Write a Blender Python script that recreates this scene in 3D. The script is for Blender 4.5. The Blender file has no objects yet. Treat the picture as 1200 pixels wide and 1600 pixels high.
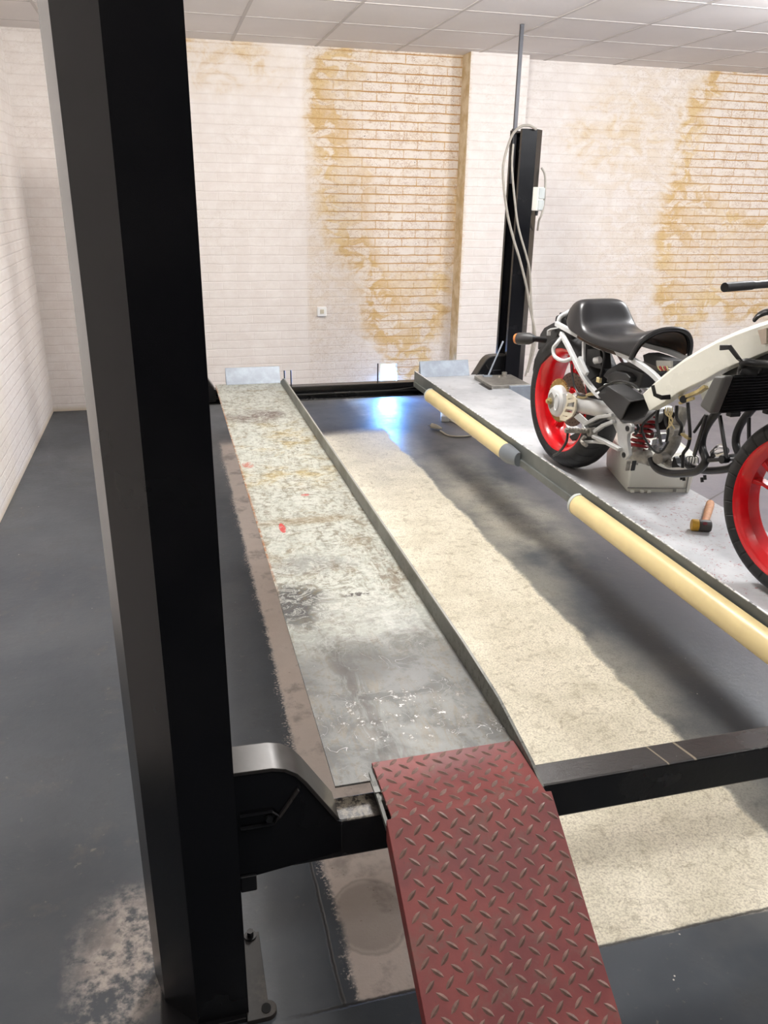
import bpy, bmesh, math, random
from mathutils import Vector, Matrix
random.seed(7)
C = bpy.context.scene.collection
SC = bpy.context.scene
PI = math.pi

# ------------------------------------------------------------------ camera, world, lights, exposure
FPX = 1257.0
CAM_H = 1.60
RX = Vector((0.96742697, -0.07808127, 0.24080774))
RY = Vector((-0.25268057, -0.35575706, 0.89977188))
RZ = Vector((0.01541372, -0.93131103, -0.3638986))
cam_data = bpy.data.cameras.new('camera')
cam_data.sensor_fit = 'VERTICAL'
cam_data.sensor_height = 36.0
cam_data.lens = FPX / 1600.0 * 36.0
cam_data.clip_start = 0.02
cam = bpy.data.objects.new('camera', cam_data)
C.objects.link(cam)
cam.matrix_world = Matrix(((RX[0], -RX[1], -RX[2], 0), (RY[0], -RY[1], -RY[2], 0), (RZ[0], -RZ[1], -RZ[2], CAM_H), (0, 0, 0, 1)))
SC.camera = cam

SC.view_settings.view_transform = 'Standard'
SC.view_settings.look = 'None'
SC.view_settings.gamma = 1.0
SC.view_settings.use_curve_mapping = False
SC.view_settings.exposure = 0.34

world = bpy.data.worlds.new('world')
SC.world = world
world.use_nodes = True
world.node_tree.nodes['Background'].inputs[0].default_value = (0.75, 0.85, 1.0, 1)
world.node_tree.nodes['Background'].inputs[1].default_value = 0.3

def area(name, loc, sx, sy, power, col, rot=(0, 0, 0)):
    d = bpy.data.lights.new(name, 'AREA')
    d.shape = 'RECTANGLE'; d.size = sx; d.size_y = sy; d.energy = power; d.color = col
    o = bpy.data.objects.new(name, d); C.objects.link(o)
    o.location = loc; o.rotation_euler = rot
    return o
def lamp(name, loc, r, power, col):
    d = bpy.data.lights.new(name, 'POINT'); d.shadow_soft_size = r; d.energy = power; d.color = col
    o = bpy.data.objects.new(name, d); C.objects.link(o); o.location = loc
    return o
WARM = (1.0, 0.985, 0.965)
COOL = (0.94, 0.965, 1.0)
lamp('ceiling_lamp', (1.05, 3.50, 2.46), 0.22, 112, WARM)
lamp('ceiling_lamp', (3.65, 3.60, 2.46), 0.22, 120, COOL)
lamp('ceiling_lamp', (6.05, 3.60, 2.46), 0.22, 85, COOL)
lamp('ceiling_lamp', (3.65, 0.40, 2.46), 0.22, 60, COOL)
lamp('ceiling_lamp', (1.05, 0.40, 2.46), 0.22, 34, WARM)
area('vent_daylight', (1.785, 6.63, 0.15), 0.13, 0.24, 16.0, (0.12, 0.38, 1.0), (PI/2, 0, 0)).rotation_euler = (-PI/2 + 0.45, 0, 0)

# ------------------------------------------------------------------ pixel -> place helper
def ray(p):
    v = Vector((p[0] - 600, p[1] - 800, FPX))
    return Vector((RX.dot(v), RY.dot(v), RZ.dot(v)))
def at(p, axis, val):
    d = ray(p); i = 'xyz'.index(axis); o = Vector((0, 0, CAM_H))
    return o + d * ((val - o[i]) / d[i])
BO = Vector((1.75, 3.25, 0.45))
BU = Vector((0.07, -1.39, 0)).normalized()
BN = Vector((-BU[1], BU[0], 0))
def bk(p, lat):                       # a point of the motorcycle: along, across (left +), up
    d = ray(p); o = Vector((0, 0, CAM_H))
    t = ((BO - o).dot(BN) + lat) / d.dot(BN)
    w = o + d * t - BO
    return Vector((w.dot(BU), lat, w[2]))
def c1(x, y, lat): return bk((780 + x / 2.857, 420 + y / 2.857), lat)
def c2(x, y, lat): return bk((800 + x / 5.333, 440 + y / 5.333), lat)
def c3(x, y, lat): return bk((980 + x / 5.0, 420 + y / 5.0), lat)
def c4(x, y, lat): return bk((930 + x / 6.667, 620 + y / 6.667), lat)

# ------------------------------------------------------------------ material helpers
class E:
    """a socket with arithmetic"""
    def __init__(s, g, k): s.g = g; s.k = k
    def _b(s, op, o, rev=False):
        n = s.g.nodes.new('ShaderNodeMath'); n.operation = op
        a, b = (o, s) if rev else (s, o)
        for i, v in enumerate((a, b)):
            if isinstance(v, E): s.g.links.new(v.k, n.inputs[i])
            else: n.inputs[i].default_value = float(v)
        return E(s.g, n.outputs[0])
    def __add__(s, o): return s._b('ADD', o)
    def __radd__(s, o): return s._b('ADD', o)
    def __sub__(s, o): return s._b('SUBTRACT', o)
    def __rsub__(s, o): return s._b('SUBTRACT', o, True)
    def __mul__(s, o): return s._b('MULTIPLY', o)
    def __rmul__(s, o): return s._b('MULTIPLY', o)
    def __truediv__(s, o): return s._b('DIVIDE', o)
    def mx(s, o): return s._b('MAXIMUM', o)
    def mn(s, o): return s._b('MINIMUM', o)
    def f(s, op):
        n = s.g.nodes.new('ShaderNodeMath'); n.operation = op
        s.g.links.new(s.k, n.inputs[0]); return E(s.g, n.outputs[0])
    def abs(s): return s.f('ABSOLUTE')
    def fract(s): return s.f('FRACT')
    def ss(s, a, b):                  # smooth step from a to b (a > b falls)
        n = s.g.nodes.new('ShaderNodeMapRange'); n.interpolation_type = 'SMOOTHSTEP'
        s.g.links.new(s.k, n.inputs[0])
        lo, hi, t0, t1 = (a, b, 0, 1) if a <= b else (b, a, 1, 0)
        n.inputs[1].default_value = lo; n.inputs[2].default_value = hi
        n.inputs[3].default_value = t0; n.inputs[4].default_value = t1
        return E(s.g, n.outputs[0])

class Mt:
    def __init__(s, name, rough=0.5, metal=0.0, spec=0.5, coat=0.0):
        s.m = bpy.data.materials.new(name); s.m.use_nodes = True
        s.g = s.m.node_tree
        s.b = s.g.nodes['Principled BSDF']
        s.b.inputs['Roughness'].default_value = rough
        s.b.inputs['Metallic'].default_value = metal
        s.b.inputs['Specular IOR Level'].default_value = spec
        s.b.inputs['Coat Weight'].default_value = coat
        s.b.inputs['Coat Roughness'].default_value = 0.12
    def pos(s):
        n = s.g.nodes.new('ShaderNodeNewGeometry'); return s._xyz(n.outputs['Position'])
    def objc(s):
        n = s.g.nodes.new('ShaderNodeTexCoord'); return s._xyz(n.outputs['Object'])
    def _xyz(s, k):
        x = s.g.nodes.new('ShaderNodeSeparateXYZ'); s.g.links.new(k, x.inputs[0])
        s.vec = k
        return E(s.g, x.outputs[0]), E(s.g, x.outputs[1]), E(s.g, x.outputs[2])
    def comb(s, x, y, z=0.0):
        n = s.g.nodes.new('ShaderNodeCombineXYZ')
        for i, v in enumerate((x, y, z)):
            if isinstance(v, E): s.g.links.new(v.k, n.inputs[i])
            else: n.inputs[i].default_value = v
        return n.outputs[0]
    def noise(s, scale, detail=4, rough=0.55, vec=None, dist=0.0):
        n = s.g.nodes.new('ShaderNodeTexNoise'); s.g.links.new(vec or s.vec, n.inputs['Vector'])
        n.inputs['Scale'].default_value = scale; n.inputs['Detail'].default_value = detail
        n.inputs['Roughness'].default_value = rough; n.inputs['Distortion'].default_value = dist
        return E(s.g, n.outputs[0])
    def voro(s, scale, vec=None, feature='F1'):
        n = s.g.nodes.new('ShaderNodeTexVoronoi'); n.feature = feature
        s.g.links.new(vec or s.vec, n.inputs['Vector']); n.inputs['Scale'].default_value = scale
        return E(s.g, n.outputs[0])
    def rgb(s, c):
        n = s.g.nodes.new('ShaderNodeRGB'); n.outputs[0].default_value = (*c, 1); return n.outputs[0]
    def mix(s, fac, a, b, mode='MIX'):
        n = s.g.nodes.new('ShaderNodeMix'); n.data_type = 'RGBA'; n.blend_type = mode
        n.clamp_factor = True
        if isinstance(fac, E): s.g.links.new(fac.k, n.inputs[0])
        else: n.inputs[0].default_value = fac
        for i, v in ((6, a), (7, b)):
            if isinstance(v, tuple): n.inputs[i].default_value = (*v, 1)
            else: s.g.links.new(v, n.inputs[i])
        return n.outputs[2]
    def col(s, c):
        if isinstance(c, tuple): s.b.inputs['Base Color'].default_value = (*c, 1)
        else: s.g.links.new(c, s.b.inputs['Base Color'])
        return s
    def rough(s, e): s.g.links.new(e.k, s.b.inputs['Roughness']); return s
    def bump(s, e, strength=0.3, dist=0.01):
        n = s.g.nodes.new('ShaderNodeBump'); n.inputs['Strength'].default_value = strength
        n.inputs['Distance'].default_value = dist
        s.g.links.new(e.k, n.inputs['Height']); s.g.links.new(n.outputs[0], s.b.inputs['Normal']); return s

def S(r, g, b):                       # sRGB bytes to linear
    f = lambda v: (v / 255 / 12.92) if v / 255 <= 0.04045 else ((v / 255 + 0.055) / 1.055) ** 2.4
    return (f(r), f(g), f(b))

def simple(name, c, rough=0.5, metal=0.0, var=0.25, scale=18.0, bump=0.0, coat=0.0, dirt=None, spec=0.5):
    m = Mt(name, rough, metal, spec, coat)
    m.objc()
    n = m.noise(scale, 5, 0.6)
    k = m.mix(n.ss(0.35, 0.75), tuple(v * (1 - var) for v in c), tuple(min(1, v * (1 + var * 0.5)) for v in c))
    if dirt:
        n2 = m.noise(scale * 0.45, 6, 0.7)
        k = m.mix(n2.ss(0.52, 0.72) * 0.8, k, dirt)
    m.col(k)
    m.rough(n * 0.25 + (rough - 0.12))
    if bump: m.bump(m.noise(scale * 6, 4), bump, 0.002)
    return m.m

# ------------------------------------------------------------------ mesh helpers
WM = {}
def wmat(o): return WM.get(o.name, Matrix.Identity(4)) if o else Matrix.Identity(4)

def thing(name, label, cat, loc=(0, 0, 0), rz=0.0, group=None):
    o = bpy.data.objects.new(name, None); C.objects.link(o)
    o.empty_display_size = 0.1
    o.location = loc; o.rotation_euler = (0, 0, rz)
    WM[o.name] = Matrix.Translation(Vector(loc)) @ Matrix.Rotation(rz, 4, 'Z')
    o['label'] = label; o['category'] = cat
    if group: o['group'] = group
    return o
def tag(o, label, cat, group=None):
    o['label'] = label; o['category'] = cat
    if group: o['group'] = group
    return o

class G:
    """collects shapes into one mesh"""
    def __init__(s): s.v = []; s.f = []
    def add(s, vs, fs):
        n = len(s.v); s.v += [tuple(v) for v in vs]; s.f += [tuple(i + n for i in f) for f in fs]; return s
    def box(s, a, b):
        x0, y0, z0 = a; x1, y1, z1 = b
        return s.add([(x0, y0, z0), (x1, y0, z0), (x1, y1, z0), (x0, y1, z0), (x0, y0, z1), (x1, y0, z1), (x1, y1, z1), (x0, y1, z1)],
                     [(0, 3, 2, 1), (4, 5, 6, 7), (0, 1, 5, 4), (1, 2, 6, 5), (2, 3, 7, 6), (3, 0, 4, 7)])
    def hexa(s, p):                   # eight corners, bottom ring then top ring
        return s.add(p, [(0, 3, 2, 1), (4, 5, 6, 7), (0, 1, 5, 4), (1, 2, 6, 5), (2, 3, 7, 6), (3, 0, 4, 7)])
    def loft(s, rings, cap=True, closed=True):
        n = len(rings[0]); base = len(s.v)
        for r in rings: s.v += [tuple(p) for p in r]
        for i in range(len(rings) - 1):
            for j in range(n if closed else n - 1):
                k = (j + 1) % n
                s.f.append((base + i * n + j, base + i * n + k, base + (i + 1) * n + k, base + (i + 1) * n + j))
        if cap:
            s.f.append(tuple(base + j for j in range(n))[::-1])
            s.f.append(tuple(base + (len(rings) - 1) * n + j for j in range(n)))
        return s
    def prism(s, ring0, ring1): return s.loft([ring0, ring1])
    def tube(s, pts, r, n=10, smooth=0, closed=False):
        pts = [Vector(p) for p in pts]
        rs = list(r) if isinstance(r, (list, tuple)) else [r] * len(pts)
        if smooth: pts, rs = catmull(pts, rs, smooth)
        rings = []; up = None
        for i, p in enumerate(pts):
            a = pts[max(0, i - 1)]; b = pts[min(len(pts) - 1, i + 1)]
            t = (b - a).normalized()
            if up is None:
                up = Vector((0, 0, 1)) if abs(t.z) < 0.9 else Vector((1, 0, 0))
            x = t.cross(up).normalized(); y = x.cross(t).normalized(); up = y
            rings.append([p + rs[i] * (math.cos(2 * PI * k / n) * x + math.sin(2 * PI * k / n) * y) for k in range(n)])
        return s.loft(rings)
    def bar(s, pts, w, h, upv=(0, 0, 1), smooth=0):    # rectangular section along a path
        pts = [Vector(p) for p in pts]
        if smooth: pts, _ = catmull(pts, [1] * len(pts), smooth)
        rings = []; upv = Vector(upv)
        for i, p in enumerate(pts):
            t = (pts[min(len(pts) - 1, i + 1)] - pts[max(0, i - 1)]).normalized()
            x = t.cross(upv).normalized(); y = x.cross(t).normalized()
            rings.append([p + x * a * w / 2 + y * b * h / 2 for a, b in ((-1, -1), (1, -1), (1, 1), (-1, 1))])
        return s.loft(rings)
    def lathe(s, prof, o, axis=(0, 1, 0), n=48, closed=True, a0=0.0):   # prof: (radius, along axis)
        o = Vector(o); ax = Vector(axis).normalized()
        u = ax.orthogonal().normalized(); w = ax.cross(u)
        base = len(s.v); m = len(prof)
        for i in range(n):
            a = a0 + 2 * PI * i / n; d = u * math.cos(a) + w * math.sin(a)
            for r, h in prof: s.v.append(tuple(o + d * r + ax * h))
        for i in range(n):
            k = (i + 1) % n
            for j in range(m if closed else m - 1):
                l = (j + 1) % m
                s.f.append((base + i * m + j, base + k * m + j, base + k * m + l, base + i * m + l))
        return s
    def cyl(s, a, b, r, r2=None, n=20):
        return s.tube([a, b], [r, r if r2 is None else r2], n)
    def ball(s, c, r, n=12, sc=(1, 1, 1)):
        c = Vector(c); rings = []
        for i in range(1, n):
            t = PI * i / n
            rings.append([c + Vector((sc[0] * r * math.sin(t) * math.cos(2 * PI * k / (2 * n)), sc[1] * r * math.sin(t) * math.sin(2 * PI * k / (2 * n)), sc[2] * r * math.cos(t))) for k in range(2 * n)])
        return s.loft(rings)

def catmull(pts, rs, k):
    P = [pts[0] * 2 - pts[1]] + list(pts) + [pts[-1] * 2 - pts[-2]]
    out = []; ro = []
    for i in range(1, len(P) - 2):
        for j in range(k):
            t = j / k; a, b, c, d = P[i - 1], P[i], P[i + 1], P[i + 2]
            out.append(0.5 * (2 * b + (c - a) * t + (2 * a - 5 * b + 4 * c - d) * t * t + (3 * b - a - 3 * c + d) * t ** 3))
            ro.append(rs[i - 1] * (1 - t) + rs[i] * t)
    out.append(pts[-1]); ro.append(rs[-1])
    return out, ro

def obj(name, g, mat, parent=None, bevel=0.0, smooth=True, local=False, kind=None, label=None, seg=2, subsurf=0):
    """link the collected shapes as one mesh; vertices are world coordinates unless local"""
    me = bpy.data.meshes.new(name)
    vs = g.v
    if parent and not local:
        inv = wmat(parent).inverted(); vs = [tuple(inv @ Vector(v)) for v in vs]
    me.from_pydata(vs, [], g.f); me.update()
    bm = bmesh.new(); bm.from_mesh(me)
    bmesh.ops.recalc_face_normals(bm, faces=bm.faces)
    bm.to_mesh(me); bm.free()
    me.materials.append(mat)
    o = bpy.data.objects.new(name, me); C.objects.link(o)
    if parent:
        o.parent = parent; WM[o.name] = wmat(parent)
    if smooth:
        for p in me.polygons: p.use_smooth = True
        try: me.set_sharp_from_angle(angle=math.radians(38))
        except Exception: pass
    if bevel:
        b = o.modifiers.new('bevel', 'BEVEL'); b.width = bevel; b.segments = seg; b.limit_method = 'ANGLE'
        b.angle_limit = math.radians(40); b.harden_normals = smooth
    if subsurf:
        b = o.modifiers.new('subsurf', 'SUBSURF'); b.levels = subsurf; b.render_levels = subsurf
    if kind: o['kind'] = kind
    if label: o['label'] = label
    return o

# ------------------------------------------------------------------ materials of the place
def brick_wall(name, ax, stains, seed):
    m = Mt(name, 0.55, 0, 0.35)
    x, y, z = m.pos()
    h = x if ax == 'x' else y
    v2 = m.comb(h + seed, z)
    wob = m.noise(7, 2, vec=v2) - 0.5
    vb = m.comb(h + wob * 0.01 + 10.0, z + wob * 0.012 + 10.0)
    br = m.g.nodes.new('ShaderNodeTexBrick'); m.g.links.new(vb, br.inputs['Vector'])
    br.inputs['Scale'].default_value = 1.0; br.inputs['Brick Width'].default_value = 0.222
    br.inputs['Row Height'].default_value = 0.0653; br.inputs['Mortar Size'].default_value = 0.0055
    br.inputs['Mortar Smooth'].default_value = 0.5; br.inputs['Bias'].default_value = 0.0
    mor = E(m.g, br.outputs['Fac'])
    sepc = m.g.nodes.new('ShaderNodeSeparateColor'); m.g.links.new(br.outputs['Color'], sepc.inputs[0])
    n_big = m.noise(1.6, 5, 0.65, vec=v2); n_mid = m.noise(8, 6, 0.65, vec=v2); n_fin = m.noise(34, 5, 0.6, vec=v2)
    zr = (z + wob * 0.012 + 10.0) * (1 / 0.0653)
    row = (zr.fract() - 0.5).abs().ss(0.40, 0.47)                 # the bed joints alone
    peel = (m.noise(17, 6, 0.65, vec=m.comb((h + seed) * 0.75, z * 1.4), dist=1.4) - 0.52).abs().ss(0.022, 0.0)
    patch = m.noise(7, 5, 0.6, vec=m.comb((h + seed) * 0.9, z * 1.3), dist=0.9)
    mask = None
    for (cx, cz, rx, rz, amp) in stains:
        dx = (h - cx) / rx; dz = (z - cz) / rz
        d = dx * dx + dz * dz + (n_big - 0.5) * 0.9 + (n_mid - 0.5) * 0.5
        e = d.ss(1.15, 0.0) * amp
        mask = e if mask is None else mask.mx(e)
    colr = m.mix(n_mid.ss(0.35, 0.7), S(238, 229, 222), S(245, 238, 232))
    colr = m.mix(row * 0.10 + mor * 0.03, colr, S(196, 184, 174))
    colr = m.mix(peel * n_big.ss(0.42, 0.62) * z.ss(0.5, 1.5) * 0.35, colr, S(190, 172, 150))
    if mask is not None:
        mk = mask + (n_big - 0.5) * 0.75 + (patch - 0.5) * 0.45
        inn = mask.ss(0.02, 0.22)
        tint = ((h - 1.08 + (n_mid - 0.5) * 0.05).ss(0.0, 0.05) * (h.ss(2.36, 2.33)) + (h - 3.0).ss(0.0, 1.2)).mn(1.0)
        colr = m.mix(tint * (patch.ss(0.38, 0.6) * 0.35 + 0.12) * z.ss(0.1, 1.0), colr, S(222, 202, 174))
        colr = m.mix(tint * peel * 0.5, colr, S(178, 150, 116))
        halo = mk.ss(0.12, 0.5) * inn
        yel = mk.ss(0.30, 0.62) * inn
        deep = mk.ss(0.62, 0.95) * inn
        ye = m.mix(n_big.ss(0.4, 0.62), S(212, 176, 112), S(226, 200, 148))
        colr = m.mix(halo * 0.35, colr, S(228, 208, 178))
        colr = m.mix(yel * patch.ss(0.42, 0.54) * (1.0 - deep * 0.75) * 0.85, colr, ye)
        colr = m.mix(yel * (row * 0.6 + mor * 0.15).mn(1.0), colr, S(196, 150, 88))
        colr = m.mix(yel * peel * 0.6, colr, S(168, 124, 76))
        colr = m.mix(deep * row.mx(mor * 0.3) * n_mid.ss(0.34, 0.56) * 0.9, colr, S(190, 138, 72))
        colr = m.mix(deep * patch.ss(0.55, 0.62) * 0.6, colr, S(206, 160, 88))
        face = deep * (1.0 - row) * (1.0 - mor) * patch.ss(0.42, 0.5)
        colr = m.mix(face * 0.9, colr, S(238, 228, 218))
        colr = m.mix(deep * (n_fin - 0.5).abs().ss(0.03, 0.0) * n_mid.ss(0.42, 0.54) * 0.6, colr, S(164, 114, 66))
        fl = n_fin.ss(0.66, 0.69) * deep.ss(0.35, 0.7) * n_mid.ss(0.45, 0.55)
        colr = m.mix(fl * 0.85, colr, S(92, 52, 36))
    colr = m.mix(z.ss(0.05, 0.0) * 0.6, colr, S(205, 185, 150))
    m.col(colr)
    hgt = (1.0 - row) * 0.55 + (1.0 - mor) * 0.12 + n_mid * 0.25 + n_fin * 0.18 + peel * 0.1
    m.bump(hgt, 0.42, 0.008)
    return m.m

M = {}
M['back'] = brick_wall('white brick with damp stains', 'x', [(1.98, 2.15, 0.80, 0.85, 1.1), (1.45, 2.2, 0.45, 0.7, 0.75), (1.55, 1.7, 0.5, 0.9, 0.75), (1.95, 1.45, 0.6, 0.8, 0.95), (1.92, 0.85, 0.55, 0.7, 0.72), (1.95, 0.30, 0.32, 0.42, 0.6), (0.45, 2.5, 0.9, 0.35, 0.42), (5.3, 2.1, 1.25, 0.9, 1.15), (4.60, 1.3, 0.55, 1.2, 0.75), (5.2, 1.1, 0.8, 0.7, 0.8), (3.7, 2.1, 0.8, 0.6, 0.35), (6.6, 1.8, 1.2, 1.2, 0.8)], 3.1)
M['left'] = brick_wall('white brick', 'y', [], 8.3)
M['pier'] = brick_wall('white brick pier', 'x', [(2.6, 1.4, 0.25, 1.6, 0.12)], 5.7)
def mk_reveal():
    m = Mt('ochre pier side with shade in colour', 0.6); m.pos()
    n = m.noise(9, 6, 0.65)
    m.col(m.mix(n.ss(0.35, 0.65), S(196, 168, 120), S(226, 208, 176)))  # brown of the pier's shadow side is put into the colour
    m.bump(n, 0.4, 0.006); return m.m
M['reveal'] = mk_reveal()

def mk_floor():
    m = Mt('painted concrete floor', 0.4, 0, 0.5)
    x, y, z = m.pos()
    nb = m.noise(1.3, 5, 0.6); nm = m.noise(5.5, 6, 0.65); nf = m.noise(38, 5, 0.65); nd = m.noise(150, 3, 0.6)
    wx = (nb - 0.5) * 0.16 + (nm - 0.5) * 0.07 + (nf - 0.5) * 0.03
    # dark floor paint
    dark = m.mix(nb.ss(0.35, 0.65), S(62, 68, 75), S(80, 85, 90))
    dark = m.mix(nb.ss(0.40, 0.70) * x.ss(0.6, 1.2) * 0.5, dark, S(122, 120, 114))
    dark = m.mix(nm.ss(0.55, 0.72) * x.ss(0.3, -0.3) * 0.25, dark, S(118, 110, 100))
    dark = m.mix(m.noise(2.6, 7, 0.75).ss(0.52, 0.64) * 0.35, dark, S(54, 56, 60))
    dark = m.mix(nf.ss(0.60, 0.72) * nm.ss(0.45, 0.6) * 0.45, dark, S(140, 132, 122))
    dark = m.mix((x + wx).ss(1.75, 2.3) * 0.55, dark, S(122, 117, 126))
    # bare concrete strip under the lift
    left = (x + (nf - 0.5) * 0.02 + (nm - 0.5) * 0.05 + m.noise(120, 3, 0.6).ss(0.5, 0.62) * (nm - 0.3) * 0.09).ss(0.268, 0.288)
    right = (x + wx).ss(1.49, 1.455)
    front = (y + (nm - 0.5) * 0.035).ss(1.18, 1.195)
    back = (y + wx * 1.2 - (x - 0.9) * 0.1).ss(5.62, 5.42)
    conc = left * right * front * back
    worn = (((x + 0.19) / 0.14) * ((x + 0.19) / 0.14) + ((y - 1.42) / 0.2) * ((y - 1.42) / 0.2) + (nm - 0.5) * 2.4 + (nb - 0.5) * 1.5).ss(1.3, 0.1)
    worn = worn * (nm * 0.6 + nf * 0.5).ss(0.46, 0.62)
    worn2 = (((x - 1.75) / 0.28) * ((x - 1.75) / 0.28) + ((y - 3.9) / 1.3) * ((y - 3.9) / 1.3)).ss(1.0, 0.1) * nb.ss(0.38, 0.66) * 0.5
    band = (x + (nf - 0.5) * 0.1).ss(1.35, 1.45) * (x + wx).ss(1.72, 1.5) * nb.ss(0.3, 0.6) * 0.30
    pale = m.mix(nm.ss(0.3, 0.7), S(216, 210, 188), S(238, 231, 211))
    pink = m.mix(nm.ss(0.3, 0.7), S(196, 184, 174), S(208, 197, 187))
    pale = m.mix(x.ss(0.75, 0.45), pale, pink)  # pinker left side: shade by the runway put into the concrete colour
    rt = x.ss(0.4, 0.8)
    pale = m.mix(nd.ss(0.46, 0.60) * 0.30 * rt, pale, S(122, 108, 86))
    pale = m.mix(m.noise(70, 4, 0.7).ss(0.55, 0.64) * 0.32 * rt, pale, S(112, 98, 78))
    pale = m.mix(m.noise(24, 6, 0.75, dist=0.7).ss(0.52, 0.64) * 0.42 * rt, pale, S(138, 126, 98))
    pale = m.mix((m.noise(30, 5, 0.7, dist=1.2) - 0.5).abs().ss(0.018, 0.0) * 0.35 * rt, pale, S(126, 112, 86))
    pale = m.mix((1.0 - rt) * nm.ss(0.50, 0.62) * 0.35, pale, S(132, 120, 112))
    pale = m.mix(m.voro(46).ss(0.13, 0.05) * nm.ss(0.45, 0.6) * 0.7, pale, S(112, 98, 82))
    pale = m.mix(nf.ss(0.66, 0.72) * 0.5, pale, S(128, 108, 84))
    # oil stain near the front of the strip
    rr = ((x - 0.36) / 0.09) * ((x - 0.36) / 0.09) + ((y - 1.4) / 0.11) * ((y - 1.4) / 0.11) + (nm - 0.5) * 1.1
    pale = m.mix(rr.ss(1.0, 0.65) * 0.42, pale, S(92, 84, 76))
    pale = m.mix((rr - 0.95).abs().ss(0.16, 0.0) * 0.35, pale, S(92, 84, 76))
    pale = m.mix((x + wx * 0.3).ss(0.5, 0.34) * nm.ss(0.5, 0.7) * 0.5, pale, S(112, 102, 96))
    k = m.mix((conc + worn * 0.75 + worn2 + band).mn(1.0), dark, pale)
    # joints
    jx = (x - 0.245 + (nm - 0.5) * 0.02).abs().ss(0.006, 0.001) * y.ss(1.7, 1.55) * y.ss(1.18, 1.2)
    jy = (y - 1.185 + (nf - 0.5) * 0.012).abs().ss(0.006, 0.001) * x.ss(0.1, 0.2)
    crack = (x - 1.62 - (nm - 0.5) * 0.35).abs().ss(0.008, 0.002) * y.ss(5.7, 5.8) * y.ss(6.5, 6.3)
    jr = (y - 3.4 - (x - 2.4) * 0.62).abs().ss(0.008, 0.002) * x.ss(2.3, 2.35)
    k = m.mix(((jx + jy + crack + jr) * 0.8).mn(1.0), k, S(38, 36, 34))
    # specks of dust and chips
    k = m.mix(m.voro(17).ss(0.05, 0.03) * nm.ss(0.52, 0.6) * (1.0 - conc), k, S(214, 208, 200))
    m.col(k)
    m.rough(conc * 0.35 + nm * 0.35 + 0.22 + y.ss(5.3, 5.8) * 0.1)
    m.bump(nf * 0.5 + nd * 0.35 * conc + conc * 0.2 - jy - jx, 0.4, 0.005)
    return m.m
M['floor'] = mk_floor()

def mk_ceiling(name, c):
    m = Mt(name, 0.8, 0, 0.2); m.pos(); n = m.noise(60, 3); n2 = m.noise(1.2, 3)
    m.col(m.mix(n2.ss(0.35, 0.65), c, tuple(v * 0.93 for v in c))); m.bump(n, 0.12, 0.002); return m.m
M['tile'] = mk_ceiling('mineral fibre ceiling tile', S(232, 226, 222))
M['grid'] = mk_ceiling('ceiling grid', S(206, 199, 194))

def mk_black():
    m = Mt('glossy black paint', 0.28, 0, 0.32, 0.0); m.objc()
    n = m.noise(3, 4); nf = m.noise(70, 5, 0.7)
    k = m.mix(n.ss(0.4, 0.7), (0.004, 0.0042, 0.0055), (0.007, 0.007, 0.008))
    k = m.mix(nf.ss(0.74, 0.78) * 0.6, k, (0.2, 0.19, 0.18))
    m.col(k); m.rough(n * 0.25 + 0.12); m.bump(m.noise(40, 3), 0.05, 0.002); return m.m
M['black'] = mk_black()
def mk_beam():
    m = Mt('scuffed black paint', 0.4, 0, 0.5); x, y, z = m.pos()
    nf = m.noise(85, 6, 0.75); nb = m.noise(5, 4)
    k = m.mix(nb.ss(0.4, 0.7), (0.008, 0.008, 0.009), (0.016, 0.0155, 0.015))
    top = z.ss(0.414, 0.418)
    k = m.mix(top * 0.75, k, S(70, 66, 64))
    wear = top * x.ss(0.235, 0.25) * x.ss(0.35, 0.31) * nf.ss(0.42, 0.55)
    k = m.mix(wear * 0.85, k, S(178, 168, 150))
    k = m.mix(nf.ss(0.7, 0.75) * 0.4, k, S(120, 110, 100))
    ln = ((x + y * 0.25 - 1.405).abs().ss(0.004, 0.002) + (x + y * 0.25 - 1.335).abs().ss(0.003, 0.001)) * top
    k = m.mix(ln.mn(1.0) * 0.8, k, S(190, 176, 150))
    k = m.mix(top * 0.45, k, S(30, 28, 27))
    m.col(k); m.rough(nb * 0.2 + 0.16); m.bump(nf, 0.3, 0.004); return m.m
M['beam'] = mk_beam()
M['edge'] = simple('worn black edge', S(64, 61, 58), 0.35, 0.2, 0.35, 14)

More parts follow.
